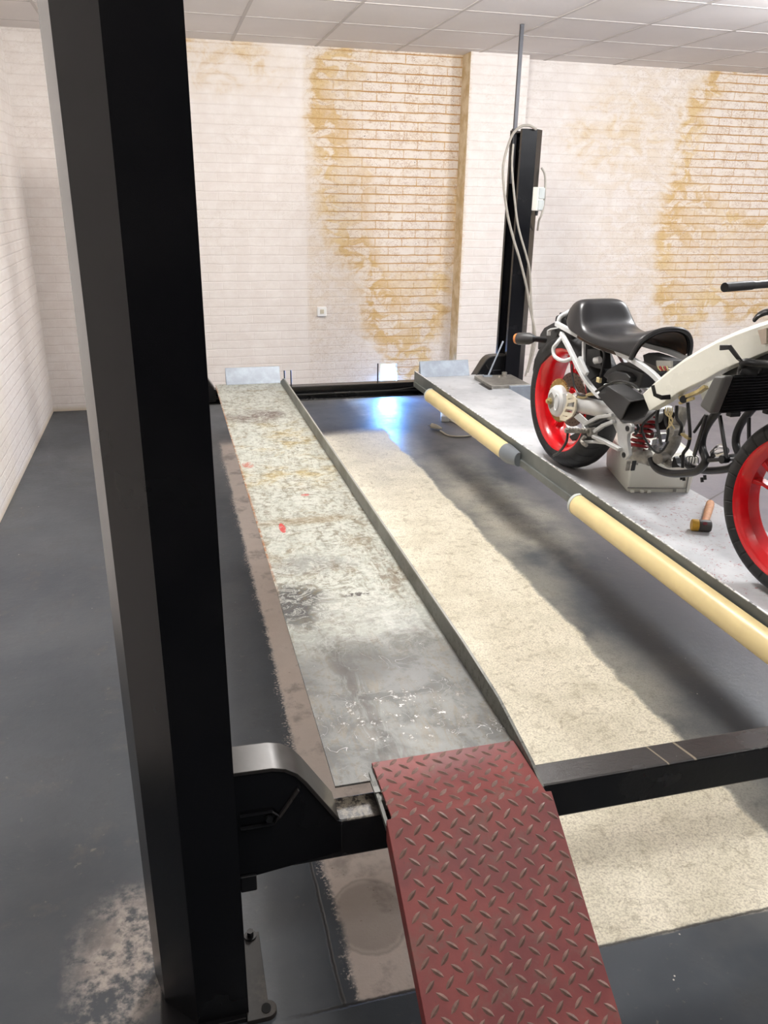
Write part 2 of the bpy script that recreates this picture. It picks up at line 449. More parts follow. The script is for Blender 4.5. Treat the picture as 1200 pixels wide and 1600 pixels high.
def mk_runway():
    m = Mt('worn grey galvanised runway', 0.42, 0.15, 0.5)
    x, y, z = m.pos()
    st = m.comb(x * 3.0, y * 0.8, z)
    nb = m.noise(2.6, 6, 0.62); nm = m.noise(9, 6, 0.7, dist=0.6); nf = m.noise(48, 6, 0.7); ns = m.noise(14, 6, 0.7, vec=st, dist=1.0)
    def blob(cx, cy, rx, ry, soft=0.3, amp=0.5):
        d = ((x - cx) / rx) * ((x - cx) / rx) + ((y - cy) / ry) * ((y - cy) / ry) + (nm - 0.5) * amp * 2 + (nb - 0.5) * amp
        return d.ss(1.0, 1.0 - soft)
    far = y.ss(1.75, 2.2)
    k = m.mix(far, S(96, 97, 95), S(176, 180, 170))  # near end darker: real grime, plus dimmer light put into the colour
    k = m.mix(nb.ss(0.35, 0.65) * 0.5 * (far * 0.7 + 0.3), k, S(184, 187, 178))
    k = m.mix(ns.ss(0.48, 0.66) * 0.6, k, S(112, 102, 84))
    k = m.mix(nf.ss(0.52, 0.62) * nb.ss(0.4, 0.55) * 0.4, k, S(104, 92, 70))
    k = m.mix(nm.ss(0.50, 0.66) * far * 0.65, k, S(122, 106, 74))
    k = m.mix(y.ss(3.1, 3.4) * y.ss(4.6, 3.9) * nb.ss(0.46, 0.6) * nm.ss(0.4, 0.6) * 0.55, k, S(180, 160, 100))
    k = m.mix(blob(0.43, 4.42, 0.22, 0.20, 0.9, 0.9) * nm.ss(0.36, 0.55) * 0.85, k, S(84, 64, 54))
    k = m.mix(blob(0.52, 4.46, 0.1, 0.07, 0.8, 0.6) * 0.6, k, S(86, 70, 66))
    k = m.mix(blob(0.45, 2.82, 0.25, 0.05, 0.9, 0.7) * 0.65, k, S(134, 116, 82))
    k = m.mix(blob(0.63, 2.35, 0.06, 0.30, 0.9, 0.6) * ns.ss(0.4, 0.6) * 0.7, k, S(120, 108, 88))
    k = m.mix(blob(0.32, 2.15, 0.12, 0.18, 0.8, 0.8) * 0.95, k, S(48, 49, 52))
    k = m.mix(blob(0.40, 2.42, 0.2, 0.10, 0.9, 0.8) * 0.5, k, S(118, 118, 116))
    k = m.mix(blob(0.47, 2.08, 0.15, 0.17, 0.5, 0.5) * (nf * 0.4 + 0.35), k, S(174, 176, 168))
    k = m.mix((x - 0.595).abs().ss(0.058, 0.05) * (y - 1.985 + (nm - 0.5) * 0.03).abs().ss(0.075, 0.06) * nf.ss(0.3, 0.55) * 0.42, k, S(192, 194, 190))
    k = m.mix(blob(0.53, 1.70, 0.10, 0.14, 0.8, 0.5) * 0.45, k, S(104, 105, 106))
    k = m.mix(y.ss(1.95, 1.7) * (x - 0.36 - (1.8 - y) * 0.06).abs().ss(0.035, 0.0) * ns.ss(0.38, 0.58) * 0.7, k, S(84, 78, 70))
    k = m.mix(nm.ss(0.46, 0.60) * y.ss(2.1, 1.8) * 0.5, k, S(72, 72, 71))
    brush = m.noise(12, 6, 0.72, vec=m.comb(x * 1.2, y * 1.5), dist=2.2)
    k = m.mix(brush.ss(0.53, 0.60) * nb.ss(0.42, 0.58) * far * 0.6, k, S(102, 90, 62))
    k = m.mix((brush - 0.44).abs().ss(0.05, 0.0) * far * 0.6, k, S(208, 209, 199))
    k = m.mix(blob(0.43, 1.80, 0.10, 0.12, 0.9, 0.9) * 0.55, k, S(62, 60, 57))
    k = m.mix(((x - 0.395 - (y - 1.6) * -0.12).abs().ss(0.045, 0.0)) * y.ss(2.0, 1.85) * ns.ss(0.36, 0.56) * 0.65, k, S(58, 54, 50))
    k = m.mix(nf.ss(0.50, 0.62) * 0.28, k, S(82, 78, 70))
    # chalky white smears
    k = m.mix(nf.ss(0.58, 0.66) * blob(0.47, 1.56, 0.2, 0.14, 0.9, 0.6) * 0.8, k, S(232, 232, 230))
    sw = m.noise(7, 2, 0.5, dist=2.5)
    k = m.mix((sw - 0.5).abs().ss(0.0045, 0.0) * y.ss(2.0, 1.7) * nm.ss(0.48, 0.58) * 0.6, k, S(226, 226, 224))
    k = m.mix((sw - 0.52).abs().ss(0.006, 0.0) * y.ss(1.9, 2.3) * nm.ss(0.45, 0.6) * 0.6, k, S(96, 80, 60))
    # dark chips
    k = m.mix(m.voro(21).ss(0.16, 0.08) * nm.ss(0.56, 0.64) * 0.8, k, S(64, 50, 42))
    k = m.mix(nf.ss(0.68, 0.74) * 0.5, k, S(74, 64, 54))
    k = m.mix(blob(0.50, 2.18, 0.05, 0.014, 0.6, 1.6) * nf.ss(0.45, 0.55) * 0.9, k, S(46, 36, 30))
    k = m.mix(blob(0.35, 2.77, 0.012, 0.055, 0.3, 0.9) * nf.ss(0.36, 0.46) * 0.9, k, S(190, 42, 44))
    k = m.mix(blob(0.30, 3.55, 0.03, 0.05, 0.6, 1.2) * nf.ss(0.4, 0.5) * 0.7, k, S(170, 70, 44))
    k = m.mix(blob(0.49, 3.1, 0.02, 0.014, 0.4, 1.2) * nf.ss(0.4, 0.5) * 0.7, k, S(196, 70, 66))
    k = m.mix((x - 0.264).ss(0.008, 0.0) * y.ss(2.1, 2.6) * nf.ss(0.4, 0.55) * 0.9, k, S(150, 92, 44))
    m.col(k); m.rough(nm * 0.4 + 0.28); m.bump(nf * 0.6 + nm * 0.6, 0.2, 0.003)
    return m.m
M['runway'] = mk_runway()
def mk_runway2():
    m = Mt('pale grey painted runway', 0.5, 0.0, 0.5)
    x, y, z = m.pos(); nb = m.noise(3, 5, 0.6); nm = m.noise(11, 6, 0.7); nf = m.noise(60, 6, 0.7)
    k = m.mix(nb.ss(0.35, 0.65), S(160, 162, 165), S(186, 187, 189))
    k = m.mix(nm.ss(0.56, 0.7) * 0.5, k, S(128, 124, 120))
    k = m.mix(nf.ss(0.66, 0.72) * 0.7, k, S(86, 70, 66))
    sw = m.noise(6, 3, 0.6, dist=2.0)
    k = m.mix((sw - 0.5).abs().ss(0.02, 0.0) * nf.ss(0.48, 0.58) * y.ss(2.9, 2.6) * 0.9, k, S(134, 46, 42))
    d = ((x - 1.85) / 0.2) * ((x - 1.85) / 0.2) + ((y - 2.95) / 0.35) * ((y - 2.95) / 0.35) + (nm - 0.5) * 0.8
    k = m.mix(d.ss(1.0, 0.2) * 0.6, k, S(104, 100, 98))
    m.col(k); m.rough(nm * 0.4 + 0.3); m.bump(nf, 0.15, 0.002); return m.m
M['runway2'] = mk_runway2()
M['steel_grey'] = simple('grey painted steel', S(124, 128, 124), 0.42, 0.1, 0.25, 9, 0.1, dirt=S(92, 90, 84))
M['steel_blue'] = simple('pale galvanised steel', S(150, 158, 168), 0.4, 0.25, 0.2, 14, 0.08)
def mk_web():
    m = Mt('grey runway web with chipped edge', 0.45, 0.05); x, y, z = m.pos(); nf = m.noise(50, 6, 0.7); nb = m.noise(6, 4)
    k = m.mix(nb.ss(0.35, 0.7), S(92, 96, 94), S(108, 112, 109))
    k = m.mix(z.ss(0.4905, 0.4945) * nf.ss(0.40, 0.55) * 0.9, k, S(226, 226, 222))
    m.col(k); m.bump(nf, 0.12, 0.002); return m.m
M['web'] = mk_web()
def mk_lip():
    m = Mt('grey runway lip', 0.45, 0.1); x, y, z = m.pos(); nf = m.noise(60, 6, 0.75); nb = m.noise(7, 5)
    k = m.mix(nb.ss(0.35, 0.7), S(104, 106, 100), S(134, 136, 130))
    k = m.mix(nf.ss(0.50, 0.64) * y.ss(3.2, 1.6) * 0.75, k, S(58, 54, 48))
    k = m.mix(nb.ss(0.45, 0.6) * y.ss(2.6, 1.6) * 0.45, k, S(60, 60, 57))
    k = m.mix(z.ss(0.496, 0.5) * 0.5, k, S(176, 174, 166))
    m.col(k); m.bump(nf, 0.2, 0.003); return m.m
M['lip'] = mk_lip()
def mk_ramp():
    m = Mt('worn red oxide chequer plate', 0.5, 0.0, 0.45); x, y, z = m.objc()
    nb = m.noise(6, 5, 0.6); nf = m.noise(70, 6, 0.7)
    k = m.mix(nb.ss(0.35, 0.65), S(122, 54, 54), S(146, 72, 68))
    k = m.mix(m.noise(13, 6, 0.7).ss(0.50, 0.7) * 0.6, k, S(118, 92, 82))
    k = m.mix(nf.ss(0.62, 0.7) * 0.35, k, S(72, 44, 40))
    m.col(k); m.rough(nb * 0.3 + 0.36); m.bump(nf, 0.15, 0.002); return m.m
M['ramp'] = mk_ramp()
M['stud'] = simple('worn steel of raised pattern', S(140, 110, 100), 0.38, 0.1, 0.35, 60)
M['diffuser'] = simple('yellowed plastic diffuser', S(236, 216, 160), 0.35, 0.0, 0.10, 5, 0, dirt=S(212, 188, 134))
M['endcap'] = simple('grey plastic end cap', S(112, 118, 124), 0.4, 0.0, 0.1, 9)
M['endcap_pale'] = simple('pale plastic end cap', S(196, 202, 200), 0.4, 0.0, 0.1, 9)
M['white_plastic'] = simple('white plastic', S(232, 230, 222), 0.4, 0, 0.05, 9)
M['socket_white'] = simple('bright white plastic', S(252, 252, 250), 0.35, 0, 0.02, 9)
M['cream_plastic'] = simple('cream plastic', S(214, 206, 186), 0.45, 0, 0.08, 9)
M['grey_cable'] = simple('grey cable sheath', S(158, 152, 142), 0.5, 0, 0.12, 20)
M['conduit'] = simple('dull galvanised conduit', S(88, 88, 92), 0.4, 0.4, 0.15, 20)
M['zinc'] = simple('dirty zinc', S(160, 156, 148), 0.4, 0.6, 0.3, 30)
M['crate'] = simple('pale grey green plastic', S(226, 225, 212), 0.45, 0, 0.05, 6, 0.05, dirt=S(196, 194, 180))
M['crate_side'] = simple('grey plastic latch', S(140, 138, 130), 0.45, 0, 0.1, 6)
M['paper'] = simple('white paper', S(240, 240, 238), 0.7, 0, 0.03, 8)
M['pine'] = simple('worn pale wood', S(206, 152, 112), 0.55, 0, 0.2, 40, 0.1, dirt=S(176, 100, 84))
M['mallet_head'] = simple('dark grey mallet head', S(70, 66, 62), 0.5, 0, 0.2, 30)
M['mallet_yellow'] = simple('dirty yellow plastic face', S(196, 150, 42), 0.45, 0, 0.25, 40, dirt=S(120, 86, 40))
M['emblem_red'] = simple('dark red print', S(104, 28, 36), 0.5, 0, 0.1, 40)
# motorcycle
M['red'] = simple('bright red wheel paint', S(214, 8, 22), 0.22, 0, 0.12, 10, 0, coat=0.5)
def mk_tyre():
    m = Mt('black tyre rubber', 0.55, 0, 0.4); x, y, z = m.objc()
    at2 = z._b('ARCTAN2', x) * (1 / (2 * PI))
    gv = ((at2 * 34.0 + y.abs() * 9.0).fract() - 0.5).abs().ss(0.09, 0.06) * y.abs().ss(0.012, 0.02) * y.abs().ss(0.078, 0.066)
    n = m.noise(40, 4)
    k = m.mix(n.ss(0.3, 0.7), S(30, 30, 31), S(40, 40, 41))
    m.col(m.mix(gv, k, S(8, 8, 8))); m.bump(n * 0.1 - gv, 0.8, 0.004); return m.m
M['tyre'] = mk_tyre()
M['alu'] = simple('cast aluminium', S(190, 191, 190), 0.35, 0.35, 0.12, 16, 0.05)
M['alu_dirty'] = simple('dirty cast aluminium', S(160, 156, 148), 0.42, 0.4, 0.35, 26, 0.1, dirt=S(84, 76, 66))
M['silver'] = simple('silver painted steel', S(206, 208, 208), 0.35, 0.1, 0.08, 12)
M['frame_white'] = simple('white frame paint', S(232, 232, 220), 0.28, 0, 0.06, 5, 0, coat=0.4)
M['seat'] = simple('black seat vinyl', S(30, 30, 32), 0.32, 0, 0.15, 9, 0.06)
M['seat_under'] = simple('brown stained seat underside', S(64, 48, 36), 0.7, 0, 0.4, 22, 0, dirt=S(112, 72, 36))
M['bplastic'] = simple('matt black plastic', S(19, 19, 20), 0.5, 0, 0.15, 14)
M['gplastic'] = simple('dark grey plastic', S(44, 44, 45), 0.48, 0, 0.12, 12, 0.05)
M['inside'] = simple('black inside', S(10, 10, 10), 0.8, 0, 0.1, 10)
M['bsteel'] = simple('satin black steel', S(26, 26, 28), 0.32, 0, 0.2, 16)
M['gold'] = simple('dirty gold sprocket', S(176, 142, 82), 0.4, 0.4, 0.35, 40, 0, dirt=S(92, 72, 46))
def mk_disc():
    m = Mt('drilled brown brake disc', 0.4, 0.3); x, y, z = m.objc()
    at2 = z._b('ARCTAN2', x) * (1 / (2 * PI))
    r = (x * x + z * z).f('SQRT')
    a = (at2 * 26.0 + r * 55.0).fract() - 0.5
    rr = (r * 62.0).fract() - 0.5
    hole = (a * a * 1.4 + rr * rr).ss(0.05, 0.03) * r.ss(0.07, 0.072)
    n = m.noise(30, 4)
    m.col(m.mix(hole, m.mix(n, S(92, 80, 70), S(120, 108, 96)), S(16, 14, 12))); return m.m
M['disc'] = mk_disc()
M['creamalu'] = simple('cream chain guard', S(214, 206, 184), 0.4, 0.1, 0.12, 20)
M['spring'] = simple('dark red spring paint', S(150, 24, 30), 0.35, 0, 0.2, 20)
M['chrome'] = simple('bright chrome', S(214, 214, 216), 0.14, 0.9, 0.1, 20)
M['rubber'] = simple('black cable', S(20, 20, 21), 0.45, 0, 0.1, 20)
M['wire_cream'] = simple('cream wire', S(196, 180, 136), 0.5, 0, 0.1, 20)
M['brass'] = simple('yellow zinc bracket', S(196, 178, 124), 0.35, 0.4, 0.3, 40)
M['orange'] = simple('orange indicator lens', S(206, 128, 70), 0.3, 0, 0.1, 20)
M['fin'] = simple('black radiator fins', S(9, 9, 9), 0.5, 0, 0.2, 40)
M['tank_grey'] = simple('satin grey radiator tank', S(88, 88, 86), 0.38, 0.1, 0.1, 12)
M['sticker'] = simple('faded beige sticker', S(206, 190, 172), 0.5, 0, 0.06, 30)

# ------------------------------------------------------------------ the room
XL, XR, YB, YF, ZC = -0.925, 8.0, 6.6, -3.0, 2.62
def struct(name, g, mat, **k): return obj(name, g, mat, kind='structure', smooth=False, **k)
struct('floor', G().box((XL - 0.2, YF - 0.2, -0.15), (XR + 0.2, YB + 0.4, 0.0)), M['floor'])
struct('ceiling', G().box((XL - 0.2, YF - 0.2, ZC), (XR + 0.2, YB + 0.4, ZC + 0.12)), M['tile'])
g = G()
hx0, hx1, hz0, hz1 = 1.715, 1.862, 0.02, 0.285
g.box((XL, YB, 0), (hx0, YB + 0.2, ZC)); g.box((hx1, YB, 0), (XR, YB + 0.2, ZC))
g.box((hx0, YB, hz1), (hx1, YB + 0.2, ZC)); g.box((hx0, YB, 0), (hx1, YB + 0.2, hz0))
struct('wall_back', g, M['back'])
struct('wall_left', G().box((XL - 0.2, YF, 0), (XL, YB + 0.2, ZC)), M['left'])
struct('wall_right', G().box((XR, YF, 0), (XR + 0.2, YB + 0.2, ZC)), M['left'])
struct('wall_front', G().box((XL - 0.2, YF - 0.2, 0), (XR + 0.2, YF, ZC)), simple('dark shutter paint', S(46, 47, 52), 0.6))
# brick pier standing proud of the back wall
PX0, PX1, PY = 2.33, 2.80, 6.42
pier = struct('trim_1', G().box((PX0, PY, 0), (PX1, YB - 0.0005, ZC)), M['pier'])
pier['label'] = 'white brick pier between the two stained wall panels'
struct('pier_side', G().add([(PX0 - 0.002, PY + 0.004, 0), (PX0 - 0.002, YB - 0.001, 0), (PX0 - 0.002, YB - 0.001, ZC), (PX0 - 0.002, PY + 0.004, ZC), (PX0, PY + 0.004, 0), (PX0, YB - 0.001, 0), (PX0, YB - 0.001, ZC), (PX0, PY + 0.004, ZC)],
       [(0, 1, 2, 3), (7, 6, 5, 4), (0, 4, 5, 1), (1, 5, 6, 2), (2, 6, 7, 3), (3, 7, 4, 0)]), M['reveal'], parent=pier)
# ceiling grid bars
g = G()
x = 0.59 - 0.604 * 3
while x < XR:
    if x > XL: g.box((x - 0.010, YF, ZC - 0.003), (x + 0.010, YB, ZC + 0.002))
    x += 0.604
y = 5.12 - 0.6 * 13
while y < YB:
    if y > YF: g.box((XL, y - 0.010, ZC - 0.0026), (XR, y + 0.010, ZC + 0.002))
    y += 0.6
struct('trim_2', g, M['grid'])
# low vent opening with a daylit pane
def emit(name, c, st):
    m = Mt(name, 0.5); x, y, z = m.pos()
    n = m.noise(22, 3, 0.5)
    k = m.mix((n * 0.8 + 0.25) * x.ss(1.81, 1.735), S(238, 243, 250), S(196, 210, 96))
    m.col((0.5, 0.5, 0.5))
    m.g.links.new(k, m.b.inputs['Emission Color']); m.b.inputs['Emission Strength'].default_value = st
    return m.m
win = struct('window_1', G().box((hx0, YB + 0.06, hz0), (hx1, YB + 0.07, hz1)), emit('daylit pane', None, 0.8))
win['label'] = 'small bright daylit pane at the foot of the back wall'

# ------------------------------------------------------------------ wall socket
t = thing('wall_socket', 'small white square socket on the back wall', 'socket', (1.21, YB, 0.73))
obj('plate', G().box((1.172, YB - 0.034, 0.694), (1.248, YB - 0.0003, 0.770)), M['socket_white'], t, 0.006)
obj('button', G().box((1.194, YB - 0.041, 0.716), (1.226, YB - 0.0342, 0.750)), M['cream_plastic'], t, 0.003)

# ------------------------------------------------------------------ lift posts
PROF = [(0.050, 0.0), (-0.053, 0.0), (-0.118, 0.067), (-0.139, 0.140), (-0.139, 0.160), (-0.053, 0.195), (0.050, 0.195)]
INN = [(0.050, 0.167), (0.043, 0.167), (0.043, 0.188), (-0.050, 0.188), (-0.132, 0.155), (-0.132, 0.141), (-0.113, 0.072), (-0.050, 0.007), (0.043, 0.007), (0.043, 0.028), (0.050, 0.028)]
def post(x0, y0, sgn, flip, top, label, cat='lift post', group='posts of the car lift'):
    """x0: inner open side, y0: front face; sgn -1 mirrors in x, flip mirrors in y"""
    def tr(p): return (x0 + sgn * (p[0] - 0.05), y0 + (0.195 - p[1] if flip else p[1]))
    t = thing('lift_post', label, cat, (tr((-0.05, 0.1))[0], tr((-0.05, 0.1))[1], 0), 0, group)
    poly = [tr(p) for p in PROF + INN]
    g = G().prism([(a, b, 0.012) for a, b in poly], [(a, b, top) for a, b in poly])
    obj('column', g, M['black'], t, smooth=False)
    g = G()
    a = tr((-0.145, 0.0)); b = tr((0.05, 0.0)); 
    e = tr((0.115, 0.02)); 
    xs = sorted((tr((-0.128, 0))[0], tr((0.045, 0))[0]))
    ys = sorted((tr((0, -0.012))[1], tr((0, 0.2))[1]))
    g.box((xs[0], ys[0], 0), (xs[1], ys[1], 0.012))
    obj('base_plate', g, M['edge'] if False else M['black'], t, 0.003)
    # slotted foot on the inner side, with bolt
    g = G(); X = sorted((tr((0.045, 0))[0], tr((0.105, 0))[0]))
    y1 = tr((0, 0.0))[1]; y2 = tr((0, 0.195))[1]; ya, yb = min(y1, y2), max(y1, y2)
    n = 12; cx = tr((0.088, 0))[0]; r = 0.02
    out = [(X[0] if sgn > 0 else X[1], ya - 0.02), (cx, ya - 0.02)] + [(cx + sgn * r * math.sin(PI * k / n), ya - r * math.cos(PI * k / n)) for k in range(1, n)] + [(cx + sgn * 0.004, ya + 0.02), (cx + sgn * 0.004, yb), (X[0] if sgn > 0 else X[1], yb)]
    g.prism([(p[0], p[1], 0.0) for p in out], [(p[0], p[1], 0.013) for p in out])
    obj('foot', g, M['steel_foot'], t, 0.002)
    g = G(); sx = tr((0.086, 0))[0]
    sl = [(sx + 0.010 * math.cos(a), ya + 0.012 * (1 if math.sin(a) > 0 else -1) * 0 + 0.012 * math.sin(a)) for a in [2 * PI * k / 16 for k in range(16)]]
    g.prism([(p[0], p[1], 0.0135) for p in sl], [(p[0], p[1], 0.0145) for p in sl])
    obj('slot', g, M['inside'], t)
    g = G(); bx = tr((0.072, 0))[0]
    g.cyl((bx, yb - 0.01, 0.013), (bx, yb - 0.01, 0.03), 0.008, n=6); g.cyl((bx, yb - 0.01, 0.013), (bx, yb - 0.01, 0.017), 0.014, n=14)
    obj('anchor_bolt', g, M['bsteel'], t)
    # safety ladder strip inside the channel
    g = G()
    lx = tr((-0.045, 0))[0]
    ly = sorted((tr((0, 0.085))[1], tr((0, 0.125))[1]))
    g.box((lx - 0.006, ly[0], 0.02), (lx + 0.006, ly[1], top - 0.05))
    obj('ladder_strip', g, M['ladder'], t, 0.001)
    g = G()
    xs = sorted((tr((-0.05, 0))[0], tr((0.043, 0))[0]))
    ys = sorted((tr((0, 0.008))[1], tr((0, 0.187))[1]))
    g.box((xs[0], ys[0], top - 0.02), (xs[1], ys[1], top - 0.012))
    obj('top_plate', g, M['black'], t)
    return t
M['steel_foot'] = simple('dusty black foot plate', S(44, 42, 40), 0.5, 0.1, 0.3, 20, dirt=S(72, 66, 60))
M['ladder'] = simple('ochre greased strip', S(150, 134, 98), 0.45, 0.1, 0.4, 6, dirt=S(52, 44, 34))
XI1, XI2 = 0.050, 2.256
post(XI1, 1.21, 1, False, 2.02, 'tall black lift post nearest, beside the red ramp')
post(XI1, 5.205, 1, True, 2.02, 'black lift post at the far end of the oily left runway')
post(XI2, 5.205, -1, False, 2.02, 'black lift post with grey cable and white switch box')

# ------------------------------------------------------------------ cross beams
def carriage(parent, x0, sgn, y0, y1, d):
    """triangular lifting bracket that runs into a post; x0 post inner side"""
    pr = [(-0.03, 0.575), (0.075, 0.572), (0.098, 0.566), (0.118, 0.552), (0.135, 0.530), (0.200, 0.425), (0.212, 0.418), (0.212, 0.34), (-0.03, 0.31)]
    P = [(x0 + sgn * a, b) for a, b in pr]
    yf = y0 - 0.002 if d < 0 else y1 + 0.002
    yn = yf + 0.008 * (1 if d < 0 else -1)
    g = G().prism([(p[0], yf, p[1]) for p in P], [(p[0], yn, p[1]) for p in P])
    pl = obj('bracket_plate', g, M['black'], parent, 0.002)
    # curved flange over the plate
    top = pr[:6]
    g = G(); 
    a = [(x0 + sgn * p[0], p[1]) for p in top]
    rings = []
    for i, p in enumerate(a):
        q0 = a[max(0, i - 1)]; q1 = a[min(len(a) - 1, i + 1)]
        tx, tz = q1[0] - q0[0], q1[1] - q0[1]; L = math.hypot(tx, tz); nx, nz = -tz / L * sgn, tx / L * sgn
        if nz < 0 and abs(nx) < 0.3: nx, nz = -nx, -nz
        th = 0.008
        rings.append([(p[0], y0 - 0.006, p[1]), (p[0], y1 + 0.004, p[1]), (p[0] + nx * th, y1 + 0.004, p[1] + nz * th), (p[0] + nx * th, y0 - 0.006, p[1] + nz * th)])
    g.loft(rings)
    obj('bracket_flange', g, M['edge'], parent, 0.0015)
    # latch slot and lever on the plate face
    fy = yf - 0.004 if d < 0 else yf + 0.004
    g = G()
    g.bar([(x0 + sgn * 0.01, fy, 0.447), (x0 + sgn * 0.075, fy, 0.447)], 0.006, 0.004, (0, 1, 0) if False else (0, 0, 1))
    g.bar([(x0 + sgn * 0.01, fy, 0.478), (x0 + sgn * 0.072, fy, 0.478), (x0 + sgn * 0.085, fy, 0.462), (x0 + sgn * 0.075, fy, 0.447)], 0.006, 0.004, (0, 0.3, 1))
    g.cyl((x0 + sgn * 0.065, fy + 0.003, 0.462), (x0 + sgn * 0.065, fy - 0.006, 0.462), 0.007, n=10)
    obj('latch', g, M['bsteel'], parent)
    g = G().bar([(x0 + sgn * 0.085, fy + 0.002, 0.46), (x0 + sgn * 0.125, fy + 0.002, 0.52)], 0.006, 0.01, (0, 1, 0))
    obj('stiffener', g, M['beam'], parent, 0.002)

t = thing('cross_beam', 'black front cross beam passing under the red ramp', 'beam', (1.15, 1.305, 0.32), 0, 'cross beams of the car lift')
obj('beam', G().box((0.06, 1.27, 0.322), (2.25, 1.342, 0.418)), M['beam'], t, 0.006)
carriage(t, XI1, 1, 1.27, 1.342, -1); carriage(t, XI2, -1, 1.27, 1.342, -1)
obj('slider_block', G().box((0.052, 1.262, 0.285), (0.085, 1.345, 0.325)), M['bsteel'], t, 0.003)
t = thing('cross_beam', 'black rear cross beam below the two stop plates', 'beam', (1.15, 5.3, 0.32), 0, 'cross beams of the car lift')
g = G()
g.box((0.06, 5.27, 0.408), (2.25, 5.342, 0.418)); g.box((0.06, 5.334, 0.322), (2.25, 5.342, 0.418)); g.box((0.06, 5.262, 0.322), (2.25, 5.342, 0.330))
g.box((0.06, 5.29, 0.352), (2.25, 5.335, 0.362))
obj('beam', g, M['beam'], t, 0.002)
carriage(t, XI1, 1, 5.27, 5.342, -1); carriage(t, XI2, -1, 5.27, 5.342, -1)
for xx, hh in ((0.722, 0.065), (0.766, 0.065), (1.366, 0.09)):
    obj('stud', G().cyl((xx, 5.33, 0.416), (xx, 5.33, 0.452 + hh), 0.0045, n=8), M['bsteel'], t)
obj('steel_rope', G().tube([(1.05, 5.275, 0.366), (1.4, 5.272, 0.366), (1.58, 5.27, 0.378), (1.7, 5.275, 0.40)], 0.003, 8, 5), M['steel_foot'], t)

# ------------------------------------------------------------------ runways
ZR = 0.45
t = thing('lift_runway', 'oil-stained worn lift runway leading up from the red ramp', 'lift runway', (0.47, 3.3, 0.418), 0, 'runways of the car lift')
g = G()
deck = [(0.262, 1.338), (0.338, 1.338), (0.338, 1.30), (0.690, 1.30), (0.690, 5.28), (0.262, 5.28)]
g.prism([(a, b, ZR - 0.005) for a, b in deck], [(a, b, ZR) for a, b in deck])
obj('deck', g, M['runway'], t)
g = G()
lp = [(1.236, 0.448), (1.30, 0.466), (1.50, 0.494), (1.75, 0.503), (5.10, 0.506), (5.16, 0.50), (5.28, 0.452)]
rings = []
for yy, zz in lp:
    ox = (zz - 0.45) * 0.12
    rings.append([(0.684, yy, ZR - 0.03), (0.684 + ox, yy, zz), (0.691 + ox, yy, zz), (0.691, yy, ZR - 0.03)])
g.loft(rings); obj('side_lip', g, M['lip'], t)
g = G(); g.box((0.345, 1.28, 0.4185), (0.37, 5.27, ZR - 0.005)); g.box((0.60, 1.28, 0.4185), (0.684, 5.27, ZR - 0.005))
obj('under_channel', g, M['steel_grey'], t)
def stop_plate(parent, x0, x1):
    y0, y1 = 5.255, 5.30
    g = G(); 
    g.hexa([(x0, y0, ZR), (x1, y0, ZR), (x1, y0 + 0.006, ZR), (x0, y0 + 0.006, ZR), (x0, y1, 0.552), (x1, y1, 0.552), (x1, y1 + 0.006, 0.552), (x0, y1 + 0.006, 0.552)])
    g.hexa([(x0, y0 + 0.004, ZR), (x0 + 0.004, y0 + 0.004, ZR), (x0 + 0.004, y1 + 0.02, ZR), (x0, y1 + 0.02, ZR), (x0, y1, 0.55), (x0 + 0.004, y1, 0.55), (x0 + 0.004, y1 + 0.006, 0.55), (x0, y1 + 0.006, 0.55)])
    obj('stop_plate', g, M['steel_blue'], parent, 0.0015)
stop_plate(t, 0.333, 0.686)
g = G()
t2 = thing('lift_runway', 'pale grey lift runway carrying the motorcycle', 'lift runway', (1.87, 3.3, 0.418), 0, 'runways of the car lift')
obj('deck', G().box((1.616, 1.24, ZR - 0.005), (2.12, 5.28, ZR)), M['runway2'], t2)
g = G()
g.box((1.610, 1.24, 0.4185), (1.618, 5.27, 0.495))
g.box((1.600, 1.36, 0.392), (1.612, 5.25, 0.425))
obj('side_lip', g, M['web'], t2, 0.0015)
g = G(); g.box((1.64, 1.28, 0.4185), (1.70, 5.27, ZR - 0.005)); g.box((2.03, 1.28, 0.4185), (2.118, 5.27, ZR - 0.005))
obj('under_channel', g, M['steel_grey'], t2)
stop_plate(t2, 1.655, 2.01)
# sheave housing beside the deck
hous = obj('cable_housing', G().box((2.122, 4.80, 0.32), (2.275, 5.12, 0.468)), M['steel_blue'], t2, 0.004)
g = G()
g.box((2.00, 4.82, ZR + 0.0003), (2.27, 5.14, 0.4685 + 0.004))
obj('housing_lid', g, M['zinc'], t2, 0.003)
g = G().box((1.975, 4.80, ZR), (1.999, 4.99, ZR + 0.0015)); obj('deck_slot', g, M['bsteel'], t2)
g = G()
obj('cover_bolt', G().cyl((2.20, 5.09, 0.472), (2.20, 5.09, 0.50), 0.018, n=6), M['zinc'], t2)
obj('cover_bolt', G().cyl((2.15, 5.06, 0.472), (2.15, 5.06, 0.485), 0.009, n=6), M['zinc'], t2)
g = G(); g.tube([(2.085, 5.10, 0.474), (2.20, 5.15, 0.70)], 0.0055, 8); g.box((2.05, 5.085, 0.472), (2.11, 5.115, 0.48))
obj('lock_rod', g, M['steel_blue'], t2)

